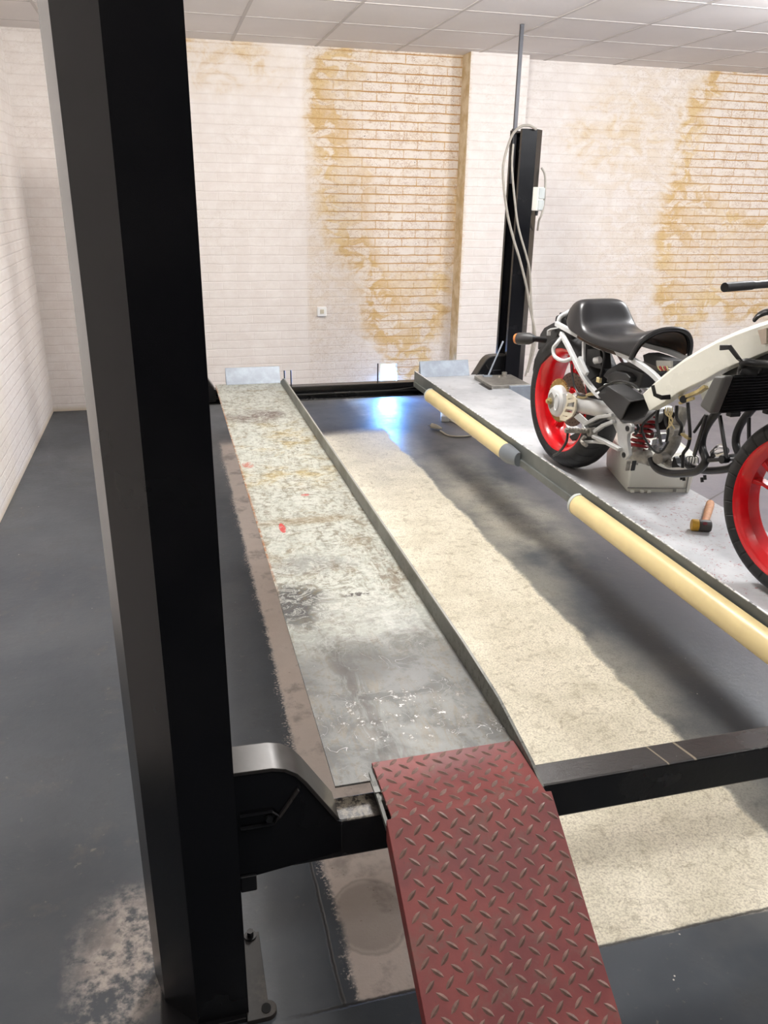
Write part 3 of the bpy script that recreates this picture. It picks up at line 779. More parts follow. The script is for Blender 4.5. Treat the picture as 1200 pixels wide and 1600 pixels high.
# ------------------------------------------------------------------ the red ramp
def ramp(label):
    x0, x1 = 0.352, 0.684
    t = thing('drive_on_ramp', label, 'ramp', (0.52, 0.9, 0.0))
    path = [(1.385, 0.4575), (1.215, 0.4545), (0.60, 0.022), (0.57, 0.006)]
    def wid(i): return (x0, x1) if i == 0 else (x0 - 0.0, x1 + 0.0)
    th = 0.006
    g = G()
    r = []
    for yy, zz, e in ((1.385, 0.4575, 0), (1.215, 0.4545, 0), (1.2142, 0.4540, 0.012), (0.60, 0.022, 0.012), (0.57, 0.006, 0.012)):
        r.append([(x0 - e, yy, zz - th), (x1 + e, yy, zz - th), (x1 + e, yy, zz), (x0 - e, yy, zz)])
    g.loft(r); 
    obj('plate', g, M['ramp'], t, 0.0015)
    # folded side skirts below the knee
    for xa, xb in ((x0 - 0.012, x0), (x1, x1 + 0.012)):
        xo = xa if xa < x0 else xb - 0.005
        g = G()
        g.hexa([(xo, 1.21, 0.405), (xo + 0.005, 1.21, 0.405), (xo + 0.005, 0.615, 0.0), (xo, 0.615, 0.0), (xo, 1.213, 0.448), (xo + 0.005, 1.213, 0.448), (xo + 0.005, 0.605, 0.018), (xo, 0.605, 0.018)])
        obj('side_skirt', g, M['ramp'], t)
    # raised lozenges of the chequer plate
    g = G()
    def surf(u):                       # distance down the plate -> y, z, dy, dz
        for i in range(len(path) - 1):
            a, b = path[i], path[i + 1]; L = math.hypot(b[0] - a[0], b[1] - a[1])
            if u <= L or i == len(path) - 2:
                f = u / L; return a[0] + (b[0] - a[0]) * f, a[1] + (b[1] - a[1]) * f, (b[0] - a[0]) / L, (b[1] - a[1]) / L
            u -= L
    P = 0.019
    for i in range(int(0.9 / P)):
        for j in range(-1, 10):
            u = 0.010 + i * P; xx = x0 + 0.008 + j * 2 * P + (i % 2) * P
            ex = -0.003 if u < 0.17 else 0.009
            if xx > x1 + ex or xx < x0 - ex or u > 0.92: continue
            y, z, dy, dz = surf(u)
            a = math.radians(48) * (1 if i % 2 else -1) + random.uniform(-.06, .06)
            cu, cx = math.cos(a), math.sin(a)
            L, W, Hh = 0.0142, 0.0046, 0.0026
            nrm = (-dz, dy) if dy > 0 else (dz, -dy)
            ny, nz = nrm
            if nz < 0: ny, nz = -ny, -nz
            vs = []
            for (p, q, h) in ((-1, 0, 0), (-0.5, 0.8, 0), (0, 1, 0), (0.5, 0.8, 0), (1, 0, 0), (0.5, -0.8, 0), (0, -1, 0), (-0.5, -0.8, 0), (-0.45, 0, 1), (0.45, 0, 1)):
                uu = p * L * cu - q * W * cx; xo = p * L * cx + q * W * cu
                vs.append((xx + xo, y + uu * dy + ny * h * Hh, z + uu * dz + nz * h * Hh + 0.0001))
            g.add(vs, [(0, 1, 8), (1, 2, 8), (2, 9, 8), (2, 3, 9), (3, 4, 9), (4, 5, 9), (5, 6, 9), (6, 8, 9), (6, 7, 8), (7, 0, 8)])
    o = obj('tread_pattern', g, M['stud'], t)
    # hook plates that sit on the runway end
    g = G()
    g.hexa([(x0 - 0.012, 1.215, 0.425), (x0 - 0.005, 1.215, 0.425), (x0 - 0.005, 1.36, 0.4515), (x0 - 0.012, 1.36, 0.4515), (x0 - 0.012, 1.215, 0.438), (x0 - 0.005, 1.215, 0.438), (x0 - 0.005, 1.36, 0.455), (x0 - 0.012, 1.36, 0.455)])
    obj('hook', g, M['lip'], t)
    return t
ramp('dark red chequer plate ramp hooked on the oily runway')

# ------------------------------------------------------------------ tube lights under the right runway
def tube_light(y0, y1, label, capn, capf):
    xc, zc, r = 1.590, 0.420, 0.044
    t = thing('tube_light', label, 'light', (xc, (y0 + y1) / 2, zc), 0, 'tube lights along the right runway')
    n = 20
    sec = [(xc - r * 0.9 * math.cos(a) , zc + r * math.sin(a)) for a in [-PI / 2 + PI * k / n for k in range(n + 1)]] + [(xc + 0.010, zc + r), (xc + 0.010, zc - r)]
    rings = [[(p[0], yy, p[1]) for p in sec] for yy in (y0, y1)]
    obj('diffuser', G().loft(rings), M['diffuser'], t)
    sc = [(xc + (p[0] - xc) * 1.06, zc + (p[1] - zc) * 1.06) for p in sec]
    if capn > 0:
        s2 = [(xc + 0.010 + (p[0] - xc - 0.010) * 0.6, zc + 0.005 + (p[1] - zc) * 0.8) for p in sec]
        obj('end_cap', G().loft([[(p[0], y0 + 0.002, p[1]) for p in sc], [(p[0], y0 - capn * 0.35, p[1]) for p in sc], [(p[0], y0 - capn, p[1]) for p in s2]]), M['endcap'], t)
    obj('end_cap', G().loft([[(p[0], y1 - 0.002, p[1]) for p in sc], [(p[0], y1 + capf, p[1]) for p in sc]]), M['endcap_pale'], t)
tube_light(3.58, 4.83, 'yellowed tube light at far end of right runway', 0.14, 0.012)
tube_light(1.42, 2.82, 'yellowed tube light nearer, below mallet and front wheel', 0.14, 0.014)

# ------------------------------------------------------------------ things on floor and post
t = thing('extension_lead', 'white extension socket with cream lead on the floor', 'extension lead', (2.08, 5.9, 0))
wp = at((697, 657), 'z', 0.0)
rot = Matrix.Translation((wp.x, wp.y + 0.03, 0)) @ Matrix.Rotation(-0.3, 4, 'Z')
g = G().box((-0.032, -0.075, 0.0), (0.032, 0.075, 0.045)); g.v = [tuple(rot @ Vector(v)) for v in g.v]
sk = obj('socket_block', g, M['white_plastic'], t, 0.006)
g = G().lathe([(0.001, 0.0), (0.018, 0.0), (0.018, 0.0015), (0.001, 0.0015)], rot @ Vector((0, -0.03, 0.0455)), (0, 0, 1), 20); obj('socket_face', g, M['cream_plastic'], sk)
pts = [at(p, 'z', 0.006) for p in ((703, 657), (716, 662), (732, 668), (742, 673), (736, 680), (718, 682), (700, 680), (688, 673))]
obj('cable', G().tube(pts, 0.006, 8, 6), M['cream_plastic'], t)
w = at((682, 667), 'z', 0.02)
g = G(); g.tube([w + Vector((0.03, -0.03, -0.006)), w, w + Vector((-0.03, 0.03, 0.004))], [0.008, 0.018, 0.020], 12)
pl = obj('plug', g, M['cream_plastic'], t)
g = G(); 
for s_ in (-1, 1): g.cyl(w + Vector((-0.03 + s_ * 0.008, 0.03 + s_ * 0.006, 0.004)), w + Vector((-0.046 + s_ * 0.008, 0.046 + s_ * 0.006, 0.004)), 0.0025, n=6)
obj('plug_pin', g, M['zinc'], pl)

CY = 5.37
t = thing('conduit', 'thin grey steel conduit rising from rear post to ceiling', 'conduit', (2.262, CY, 2.02))
a, b = at((803, 205), 'y', CY), at((817, 45), 'y', CY)
xa = 0.5 * (a.x + b.x)
obj('pipe', G().box((xa - 0.012, CY - 0.010, 1.70), (xa + 0.012, CY + 0.010, ZC - 0.001)), M['conduit'], t, 0.002)
obj('clip', G().box((xa - 0.018, CY - 0.014, 2.00), (xa + 0.018, CY + 0.014, 2.03)), M['bsteel'], t, 0.002)

# switch box on the chamfered front of the rear post
t = thing('switch_box', 'white switch box fixed to the rear black post', 'switch', (2.395, 5.2, 1.53))
a = Vector((2.352, 5.205, 0)); b = Vector((2.430, 5.272, 0)); dr = (b - a).normalized(); nn = Vector((dr.y, -dr.x, 0))
m4 = Matrix(((dr.x, nn.x, 0, (a.x + b.x) / 2), (dr.y, nn.y, 0, (a.y + b.y) / 2), (0, 0, 1, 1.535), (0, 0, 0, 1)))
def pl_(g): g.v = [tuple(m4 @ Vector(v)) for v in g.v]; return g
obj('housing', pl_(G().box((-0.045, 0.002, 0.0), (0.045, 0.045, 0.145))), M['white_plastic'], t, 0.006)
obj('lower_cover', pl_(G().box((-0.040, 0.0455, 0.004), (0.042, 0.052, 0.066))), M['endcap_pale'], t, 0.003)
obj('upper_cover', pl_(G().box((-0.040, 0.0455, 0.074), (0.042, 0.052, 0.140))), M['endcap_pale'], t, 0.003)
obj('gland', pl_(G().cyl((0.0, 0.022, 0.0), (0.0, 0.022, -0.03), 0.012, 0.008, 12)), M['gplastic'], t)

def px(p, y): return at(p, 'y', y)
t = thing('power_cable', 'grey cable looped over the top of the rear post', 'cable', (2.25, 5.19, 0.5))
P1 = [((838, 202), 5.19), ((826, 196), 5.185), ((812, 199), 5.18), ((799, 214), 5.17), ((787, 254), 5.165), ((787, 290), 5.165), ((793, 335), 5.17), ((802, 372), 5.175), ((812, 405), 5.18), ((822, 445), 5.185), ((828, 480), 5.185), ((836, 520), 5.16), ((834, 548), 5.15), ((824, 582), 5.15)]
obj('strand', G().tube([px(*q) for q in P1], 0.0085, 8, 6), M['grey_cable'], t)
P2 = [((802, 225), 5.19), ((800, 260), 5.185), ((804, 310), 5.185), ((810, 355), 5.185), ((822, 398), 5.185), ((828, 425), 5.185), ((830, 470), 5.18), ((833, 520), 5.17), ((828, 560), 5.16), ((821, 588), 5.15)]
obj('strand', G().tube([px(*q) for q in P2], 0.0075, 8, 6), M['grey_cable'], t)
t = thing('feed_cable', 'short grey cable beside the white switch box', 'cable', (2.45, 5.24, 1.5))
P3 = [((846, 262), 5.29), ((851, 272), 5.285), ((852, 290), 5.285), ((850, 318), 5.24), ((846, 336), 5.2), ((842, 345), 5.22), ((840, 360), 5.26)]
obj('strand', G().tube([px(*q) for q in P3], 0.007, 8, 6), M['grey_cable'], t)

# mallet lying on the right runway
t = thing('mallet', 'small mallet with wooden handle lying on right runway', 'mallet', (1.9, 2.4, ZR))
hA, hB = at((1080, 820), 'z', ZR + 0.022), at((1111, 822), 'z', ZR + 0.022)
d = (hB - hA).normalized()
mid = hA.lerp(hB, 0.42)
obj('head', G().tube([hA.lerp(hB, 0.36), hB - d * 0.004, hB], [0.022, 0.022, 0.020], 20), M['mallet_head'], t, 0.002)
obj('soft_face', G().tube([hA, hA + d * 0.004, hA.lerp(hB, 0.36)], [0.0205, 0.0225, 0.0225], 20), M['mallet_yellow'], t, 0.002)
hn = hA.lerp(hB, 0.66); he = at((1110, 786), 'z', ZR + 0.018)
obj('handle', G().tube([hn, hn.lerp(he, 0.3), hn.lerp(he, 0.7), he - (he - hn) * 0.03, he], [0.012, 0.014, 0.0165, 0.0165, 0.013], 14), M['pine'], t)
nrm = Vector((-d.y, d.x, 0)); nrm = -nrm if nrm.y > 0 else nrm
dirc = (nrm * 0.75 + Vector((0, 0, 1)) * 0.66).normalized()
cc = hA.lerp(hB, 0.62) + dirc * 0.0222
side = d; upv = side.cross(dirc).normalized()
g = G(); ring = [cc + side * 0.009 * math.cos(a) + upv * 0.006 * math.sin(a) for a in [2 * PI * k / 16 for k in range(16)]]
g.prism([p - dirc * 0.003 for p in ring], [p + dirc * 0.0008 for p in ring]); obj('emblem', g, M['emblem_red'], t)

# ------------------------------------------------------------------ plastic crate under the engine bay
A = Vector((1.821, 2.840, ZR)); ang = math.radians(-14.2)
t = thing('plastic_case', 'pale grey plastic tool case standing under the motorcycle', 'case', A, ang)
W_, D_, H_ = 0.285, 0.37, 0.165
ml = lambda g: g
g = G(); 
def ringr(x0, y0, x1, y1, z, r=0.012):
    out = []
    for cx, cy, a0 in ((x1 - r, y1 - r, 0), (x0 + r, y1 - r, 90), (x0 + r, y0 + r, 180), (x1 - r, y0 + r, 270)):
        for k in range(5):
            a = math.radians(a0 + 22.5 * k); out.append((cx + r * math.cos(a), cy + r * math.sin(a), z))
    return out
g.loft([ringr(0.012, 0.012, W_ - 0.012, D_ - 0.012, 0.0), ringr(0.008, 0.008, W_ - 0.008, D_ - 0.008, 0.012), ringr(0.002, 0.002, W_ - 0.002, D_ - 0.002, H_ - 0.03), ringr(0, 0, W_, D_, H_ - 0.028)])
case = obj('body', g, M['crate'], t, local=True)
g = G().loft([ringr(-0.003, -0.003, W_ + 0.003, D_ + 0.003, H_ - 0.0275), ringr(-0.003, -0.003, W_ + 0.003, D_ + 0.003, H_ - 0.004), ringr(0.004, 0.004, W_ - 0.004, D_ - 0.004, H_)])
obj('lid', g, M['crate'], t, local=True)
g = G(); g.box((0.005, 0.0005, 0.020), (W_ - 0.03, 0.004, 0.024)); 
obj('ledge', g, M['crate_side'], t, local=True)
g = G(); g.box((W_ - 0.032, 0.000, 0.004), (W_ - 0.028, 0.004, H_ - 0.03)); obj('corner_rib', g, M['crate_side'], t, local=True)
for q in (0.02, 0.06, 0.09): obj('foot', G().box((q, -0.001, -0.0), (q + 0.016, 0.012, 0.010)), M['crate'], t, 0.002, local=True)
g = G(); g.box((W_ * 0.70, 0.000, 0.006), (W_ * 0.745, 0.003, 0.02)); obj('catch', g, M['crate_side'], t, local=True)
g = G(); g.box((-0.004, 0.10, 0.03), (-0.0005, 0.27, 0.095)); obj('side_recess', g, M['crate_side'], t, local=True) if False else None
# white sheet on top of the case
o = thing('paper_sheet', 'white paper sheet on the grey tool case', 'paper', A + Vector((0, 0, H_)), ang)
g = G(); g.loft([[(0.16, 0.03, H_ + 0.0008), (0.275, 0.06, H_ + 0.0008), (0.275, 0.062, H_ + 0.0016), (0.16, 0.032, H_ + 0.0016)], [(0.10, 0.20, H_ + 0.0008), (0.23, 0.26, H_ + 0.004), (0.23, 0.26, H_ + 0.005), (0.10, 0.20, H_ + 0.0016)]])
g.v = [(v[0], v[1], v[2] - H_) for v in g.v]
obj('sheet', g, M['paper'], o, local=True)

# ------------------------------------------------------------------ the motorcycle (built along its own axis: x forward, y left, z up)
rz_b = math.atan2(BU.y, BU.x)
bike = thing('motorcycle', 'stripped motorcycle without engine, red wheels and white frame, on right runway', 'motorcycle', BO, rz_b)
def part(name, g, mat, parent=None, bevel=0.0, **k): return obj(name, g, mat, parent or bike, bevel, local=True, **k)
def child_at(name, g, mat, loc, parent, rot=None, **k):   # a part with its own origin
    o = obj(name, g, mat, parent, local=True, **k); o.location = loc
    if rot is not None: o.rotation_euler = rot
    return o

def wheel(name, cx, r, wt, steer, spokes_y, a_off, hubr):
    """rim with its own origin at the axle; tyre as a sub-part"""
    rr = 0.232; hw = wt * 0.46
    g = G().lathe([(rr - 0.008, -hw), (rr + 0.003, -hw - 0.002), (rr + 0.003, hw + 0.002), (rr - 0.008, hw), (rr - 0.020, hw - 0.012), (rr - 0.034, hw * 0.45), (rr - 0.034, -hw * 0.45), (rr - 0.020, -hw + 0.012)], (0, 0, 0), (0, 1, 0), 72)
    g.lathe([(0.018, -0.03 + spokes_y), (hubr, -0.03 + spokes_y), (hubr + 0.006, spokes_y), (hubr, 0.03 + spokes_y), (0.018, 0.03 + spokes_y)], (0, 0, 0), (0, 1, 0), 32)
    for k in range(3):
        a = a_off + 2 * PI * k / 3
        d = Vector((math.cos(a), 0, math.sin(a))); e = Vector((-math.sin(a), 0, math.cos(a)))
        for sgn in (-1, 1):
            rings = []
            for q, w, th, off in ((hubr - 0.01, 0.022, 0.05, 0.012), (0.11, 0.013, 0.036, 0.016), (0.16, 0.012, 0.034, 0.024), (rr - 0.028, 0.02, 0.045, 0.04)):
                c = d * q + e * sgn * off + Vector((0, spokes_y * (1 - 0.4 * q / rr), 0))
                rings.append([c + e * w * p + Vector((0, th / 2 * b, 0)) for p, b in ((-.5, -1), (.5, -1), (.5, 1), (-.5, 1))])
            g.loft(rings)
    o = child_at(name, g, M['red'], (cx, 0, r), bike, (0, 0, steer))
    b = o.modifiers.new('bevel', 'BEVEL'); b.width = 0.003; b.segments = 2; b.limit_method = 'ANGLE'; b.angle_limit = math.radians(50)
    hw2 = wt * 0.5; crown = r
    prof = [(rr - 0.006, -hw2 * 0.90), (rr + 0.004, -hw2 * 0.97), (rr + (r - rr) * 0.30, -hw2 * 1.03), (rr + (r - rr) * 0.50, -hw2), (rr + (r - rr) * 0.72, -hw2 * 0.82), (rr + (r - rr) * 0.88, -hw2 * 0.56), (rr + (r - rr) * 0.97, -hw2 * 0.28), (crown, 0)]
    prof = prof + [(p[0], -p[1]) for p in prof[-2::-1]]
    ty = obj('tyre', G().lathe(prof, (0, 0, 0), (0, 1, 0), 96, closed=False), M['tyre'], o, local=True)
    return o
rw = wheel('rear_wheel', 0.0, 0.310, 0.150, 0.0, 0.02, math.radians(100), 0.05)
fw = wheel('front_wheel', 1.392, 0.292, 0.118, 0.13, 0.0, math.radians(40), 0.04)
# sprocket, brake disc, hub on the rear wheel (own origins on the axle)
g = G(); n = 46; ro = []; ri = []
for k in range(n * 4):
    a = 2 * PI * k / (n * 4); r_ = 0.098 if k % 4 in (0, 1) else 0.091
    ro.append((r_ * math.cos(a), r_ * math.sin(a)))
for z0 in (-0.0735, -0.0675):
    pass
rings = [[(p[0] * f, yy, p[1] * f) for p in ro] for f, yy in ((0.62, -0.074), (1, -0.074), (1, -0.068), (0.62, -0.068), (0.62, -0.074))]
g.loft(rings, cap=False); part_s = obj('sprocket', g, M['gold'], rw, local=True)
obj('brake_disc', G().lathe([(0.060, -0.010), (0.122, -0.010), (0.122, -0.005), (0.060, -0.005)], (0, 0, 0), (0, 1, 0), 64), M['disc'], rw, local=True)
g = G().lathe([(0.0, -0.112), (0.036, -0.112), (0.054, -0.109), (0.066, -0.102), (0.071, -0.092), (0.071, -0.0745), (0.0, -0.0745)], (0.016, 0, 0.002), (0, 1, 0), 40, closed=False)
g.tube([(0.046 + 0.017 * math.cos(2 * PI * k / 24), -0.1115, 0.004 + 0.036 * math.sin(2 * PI * k / 24)) for k in range(25)], 0.0035, 8)
hub = obj('hub_carrier', g, M['silver'], rw, local=True)
g = G(); ring = [(0.0, 0.040), (0.024, 0.020), (0.030, 0), (0.022, -0.022), (0.0, -0.036), (-0.02, -0.02), (-0.026, 0), (-0.02, 0.022)]
g.prism([(p[0], -0.1115, p[1]) for p in ring], [(p[0], -0.1155, p[1]) for p in ring]); obj('lock_plate', g, M['zinc'], hub, local=True)
g = G(); g.cyl((0, -0.112, 0), (0, -0.128, 0), 0.015, n=6); g.cyl((0, -0.128, 0), (0, -0.135, 0), 0.009, n=12); obj('axle_nut', g, M['brass'], hub, local=True)
# swing arm
g = G()
g.tube([(0.165, -0.080, 0.338), (0.21, -0.084, 0.342), (0.36, -0.075, 0.356), (0.54, -0.05, 0.372)], [0.040, 0.036, 0.034, 0.040], 20, 4)
g.lathe([(0.038, -0.02), (0.046, -0.02), (0.046, 0.02), (0.038, 0.02)], (0.185, -0.082, 0.340), (1, 0, 0.07), 24)
g.lathe([(0.0, -0.100), (0.036, -0.098), (0.042, -0.090), (0.042, -0.078), (0.0, -0.078)], (0.09, 0.0, 0.326), (0, 1, 0), 32, closed=False)
g.cyl((0.54, -0.11, 0.372), (0.54, 0.11, 0.372), 0.034, n=20)
part('swing_arm', g, M['alu'])
# cream chain guard with three openings
L_ = [(0.118, 0.372), (0.124, 0.345), (0.120, 0.305), (0.100, 0.272), (0.078, 0.252)]
R_ = [(0.165, 0.380), (0.192, 0.352), (0.190, 0.306), (0.150, 0.262), (0.128, 0.246)]
L_ = [c2(*p, -0.128) for p in ((465, 950), (468, 1000), (452, 1050), (430, 1100), (405, 1135))]
R_ = [c2(*p, -0.128) for p in ((505, 955), (535, 985), (528, 1060), (505, 1110), (455, 1145))]
g = G()
g.bar(L_, 0.013, 0.008, (0, 1, 0)); g.bar(R_, 0.012, 0.008, (0, 1, 0))
for i, (a, b) in enumerate(zip(L_, R_)): g.bar([a, b], 0.020 if i in (0, 4) else (0.016 if i != 2 else 0.012), 0.0075, (0, 1, 0))
part('chain_guard', g, M['creamalu'])

# frame spars
UP = [(120, 960, -.14), (215, 870, -.132), (330, 775, -.124), (430, 700, -.118), (560, 620, -.110), (700, 545, -.100), (850, 480, -.088), (1000, 425, -.072), (1100, 395, -.06), (1180, 372, -.05)]
LO = [(170, 1110, -.14), (290, 1040, -.132), (400, 965, -.124), (490, 920, -.118), (600, 870, -.110), (720, 800, -.100), (840, 745, -.088), (960, 700, -.072), (1080, 650, -.06), (1180, 610, -.05)]
up = [c3(*p) for p in UP]; lo = [c3(*p) for p in LO]
def spar(sg):
    g = G(); rings = []
    for a, b in zip(up, lo):
        w = 0.040
        def q(p, t): return Vector((p.x, sg * (p.y + t) , p.z))
        m_ = (a - b)
        rings.append([q(b, 0), q(b + m_ * 0.86, -0.004), q(a, 0.012), q(a, w), q(b, w)])
    g.loft(rings); return g
sp = part('frame_spar', spar(1), M['frame_white'], bevel=0.003)
part('frame_spar', spar(-1), M['frame_white'], bevel=0.003)
g = G(); st = [c3(1032, 480, -.072), c3(1100, 462, -.064), c3(1100, 582, -.064), c3(1062, 590, -.068)]
g.prism([p + Vector((0, -0.006, 0)) for p in st], [p + Vector((0, 0.006, 0)) for p in st]); obj('sticker', g, M['sticker'], sp, local=True)
HS = Vector((1.235, 0, 0.80))
ax_h = Vector((-0.42, 0, 0.91)).normalized()
part('head_stock', G().cyl(HS - ax_h * 0.09, HS + ax_h * 0.09, 0.045, n=24), M['frame_white'])
# dark underside between spars (air box) and black bits below the head
g = G(); b_ = [c3(720, 800, -.06), c3(880, 720, -.05), c3(1100, 650, -.04), c3(1100, 700, -.04), c3(1030, 830, -.05), c3(900, 850, -.05), c3(730, 830, -.06)]
g.prism(b_, [Vector((p.x, -p.y, p.z)) for p in b_]); part('fan_housing', g, M['bplastic'], bevel=0.004)
part('horn', G().lathe([(0.0, -0.03), (0.028, -0.03), (0.032, -0.01), (0.02, 0.02), (0.0, 0.02)], c3(960, 790, -.09), (0.6, 1, -0.2), 24, closed=False), M['gplastic'])
# pipework on the spar underside
g = G(); pts = [c3(420, 1010, -.10), c3(500, 985, -.10), c3(560, 960, -.10), c3(620, 920, -.09)]
g.bar(pts, 0.012, 0.022, (0, 1, 0)); g.bar([c3(410, 1050, -.105), c3(520, 1010, -.10)], 0.01, 0.012, (0, 1, 0))
part('ignition_bracket', g, M['brass'], bevel=0.002)
part('ignition_barrel', G().cyl(c3(440, 1020, -.115), c3(440, 1020, -.085), 0.013, n=16), M['bsteel'])
# tabs on the spar
def tab(pts, hole):
    g = G(); g.bar(pts, 0.017, 0.005, (0, 1, 0)); part('fairing_tab', g, M['bsteel'], bevel=0.002)
tab([c1(985, 352, -.17), c1(1030, 350, -.165), c1(1068, 400, -.15), c1(1092, 425, -.12)], None)
tab([c1(685, 520, -.19), c1(695, 562, -.185), c1(725, 575, -.17), c1(765, 572, -.14)], None)

# subframe: rails either side, rear hoop, struts
def mir(p): return Vector((p.x, -p.y, p.z))
rail = [c2(370, 350, -.095), c2(520, 430, -.10), c2(700, 530, -.105), c2(900, 600, -.11), c2(1050, 680, -.115), c2(1173, 770, -.12), c2(1250, 850, -.12)]
low = [c2(410, 430, -.10), c2(480, 560, -.11), c2(590, 780, -.115), c2(690, 915, -.12), c2(740, 960, -.12)]
for f in (lambda p: p, mir):
    g = G(); g.bar([f(p) for p in rail], 0.017, 0.020, smooth=3); part('subframe_rail', g, M['silver'], bevel=0.002)
    g = G(); g.bar([f(p) for p in low], 0.018, 0.018, (0.6, 0, 1), smooth=3); part('subframe_brace', g, M['silver'], bevel=0.002)
    g = G(); g.bar([f(c2(597, 500, -.105)), f(c2(597, 700, -.11))], 0.012, 0.014, (1, 0, 0)); part('subframe_strut', g, M['silver'], bevel=0.003)
g = G(); h0 = c2(385, 350, -.085)
g.tube([h0, c2(400, 300, -.08), c2(440, 272, -.06), Vector((h0.x - 0.01, 0.0, h0.z + 0.055)), mir(c2(440, 272, -.06)), mir(h0)], 0.010, 10, 5)
part('rear_hoop', g, M['silver'])
g = G(); g.tube([c2(410, 470, -.11), c2(370, 520, -.13), c2(345, 560, -.135), c2(358, 625, -.135), c2(430, 660, -.13), c2(500, 640, -.12)], 0.0085, 10, 5)
part('luggage_hook', g, M['silver'])
g = G(); g.bar([c2(560, 635, -.135), c2(625, 770, -.135)], 0.014, 0.020, (0.6, 0, 1)); part('exhaust_bracket', g, M['silver'], bevel=0.002)
g = G(); g.bar([c2(390, 385, -.10), c2(330, 395, -.11), c2(308, 410, -.115), c2(306, 450, -.115)], 0.006, 0.018, (0.2, 1, 0.2)); part('indicator_bracket', g, M['silver'], bevel=0.002)

# seat: arched shell with a raised rear pad
def seat():
    secs = [  # s, half width, top z at centre, skirt bottom z, crown roundness
        (0.070, 0.118, 0.745, 0.680), (0.090, 0.128, 0.766, 0.655), (0.130, 0.136, 0.772, 0.642), (0.162, 0.138, 0.769, 0.638), (0.180, 0.139, 0.752, 0.636), (0.215, 0.140, 0.692, 0.632),
        (0.245, 0.141, 0.672, 0.628), (0.300, 0.142, 0.666, 0.622), (0.380, 0.140, 0.667, 0.618), (0.450, 0.136, 0.676, 0.616), (0.520, 0.132, 0.700, 0.615), (0.570, 0.130, 0.717, 0.612), (0.600, 0.128, 0.722, 0.608)]
    n = 28; rings = []
    for (s, hw, zt, zb) in secs:
        r = []
        p = 5.5 if s < 0.21 else (4.2 if s < 0.30 else max(2.4, 3.6 - (s - 0.30) * 4.5))
        tp = 0.16 if s < 0.21 else 0.06
        for k in range(n + 1):
            a = PI * k / n; c = -math.cos(a); sn = math.sin(a)
            zz = max(sn, 0.0) ** (2 / p); yy = hw * (abs(c) ** (2 / p)) * (1 if c > 0 else -1) * (1 - tp * zz)
            r.append((s + (0.04 * sn if s > 0.5 else 0) - 0.02 * (s > 0.5), yy, zb + (zt - zb) * zz))
        rings.append(r)
    return rings
R = seat()
g = G()
g.loft(R, cap=False, closed=False)
inn = [[(p[0], p[1] * 0.93, p[2] - 0.012 if p[2] > 0.64 else p[2]) for p in r] for r in R]
st = obj('seat', g, M['seat'], bike, local=True)
sm = st.modifiers.new('solid', 'SOLIDIFY'); sm.thickness = 0.012; sm.offset = -1
ss = st.modifiers.new('sub', 'SUBSURF'); ss.levels = 1; ss.render_levels = 2
g = G().loft([[Vector((p[0] + 0.0, p[1] * 0.88, p[2] - 0.016)) for p in r] for r in R[4:]], cap=False, closed=False)
u_ = obj('seat_base', g, M['seat_under'], st, local=True)
g = G().tube([Vector(p) + Vector((0.004, 0, -0.004)) for p in R[-1]], 0.009, 8); obj('seat_edge', g, M['seat'], st, local=True)
g = G(); g.tube([(0.05, y_, 0.70 + 0.0) for y_ in (-0.09, 0, 0.09)], 0.02, 8); 
g = G(); rings = []
for r in R[:1]:
    c = Vector((r[0][0], 0, 0.70)); rings = [[Vector(p) for p in r], [Vector((0.065, p[1] * 0.6, 0.70 + (p[2] - 0.70) * 0.5)) for p in r]]
g.loft(rings, cap=False, closed=False); obj('seat_back_panel', g, M['seat'], st, local=True)

# tail: boxes, mudguard, lamp bracket, indicator
g = G(); g.box((-0.115, -0.07, 0.585), (0.06, 0.09, 0.675)); part('tail_tray', g, M['bplastic'], bevel=0.015)
g = G(); b_ = [c1(262, 250, 0.02), c1(268, 195, 0.02), c1(340, 203, 0.02), c1(345, 255, 0.02)]
g.prism(b_, [p + Vector((0, 0.06, 0)) for p in b_]); part('tail_box', g, M['bplastic'], bevel=0.004)
g = G(); b_ = [c1(332, 170, -.06), c1(345, 162, -.06), c1(362, 190, -.06), c1(358, 208, -.06), c1(345, 205, -.06)]
g.prism(b_, [p + Vector((0, 0.02, 0)) for p in b_]); part('seat_catch', g, M['bplastic'], bevel=0.002)
g = G(); b_ = [c1(182, 290, -.07), c1(200, 262, -.07), c1(240, 240, -.07), c1(268, 262, -.07), c1(255, 310, -.07), c1(205, 345, -.07), c1(170, 362, -.07), c1(172, 330, -.07)]
g.prism(b_, [Vector((p.x, 0.07, p.z)) for p in b_]); part('lamp_bracket', g, M['gplastic'], bevel=0.006)
g = G(); rings = []
for (a, b_, hw) in ((c1(215, 320, -.06), c1(280, 300, -.06), .062), (c1(185, 365, -.06), c1(262, 360, -.06), .075), (c1(172, 405, -.06), c1(225, 395, -.06), .08), (c1(160, 450, -.06), c1(190, 435, -.06), .075), (c1(151, 488, -.06), c1(163, 498, -.06), .06)):
    rings.append([(a.x, -hw, a.z), (a.x, hw, a.z), (b_.x, hw, b_.z), (b_.x, -hw, b_.z)])
g.loft(rings); part('mudguard', g, M['bplastic'], bevel=0.006)
g = G(); tip = c1(70, 312, -.21); root = c1(150, 312, -.16); arm = c1(205, 318, -.09)
g.tube([tip + (root - tip) * 0.16, tip + (root - tip) * 0.22, tip + (root - tip) * 0.8, root, root + (arm - root) * 0.15], [0.024, 0.0275, 0.0265, 0.020, 0.012], 18)
g.tube([root, arm], [0.012, 0.014], 12)
ind = part('indicator', g, M['gplastic'])
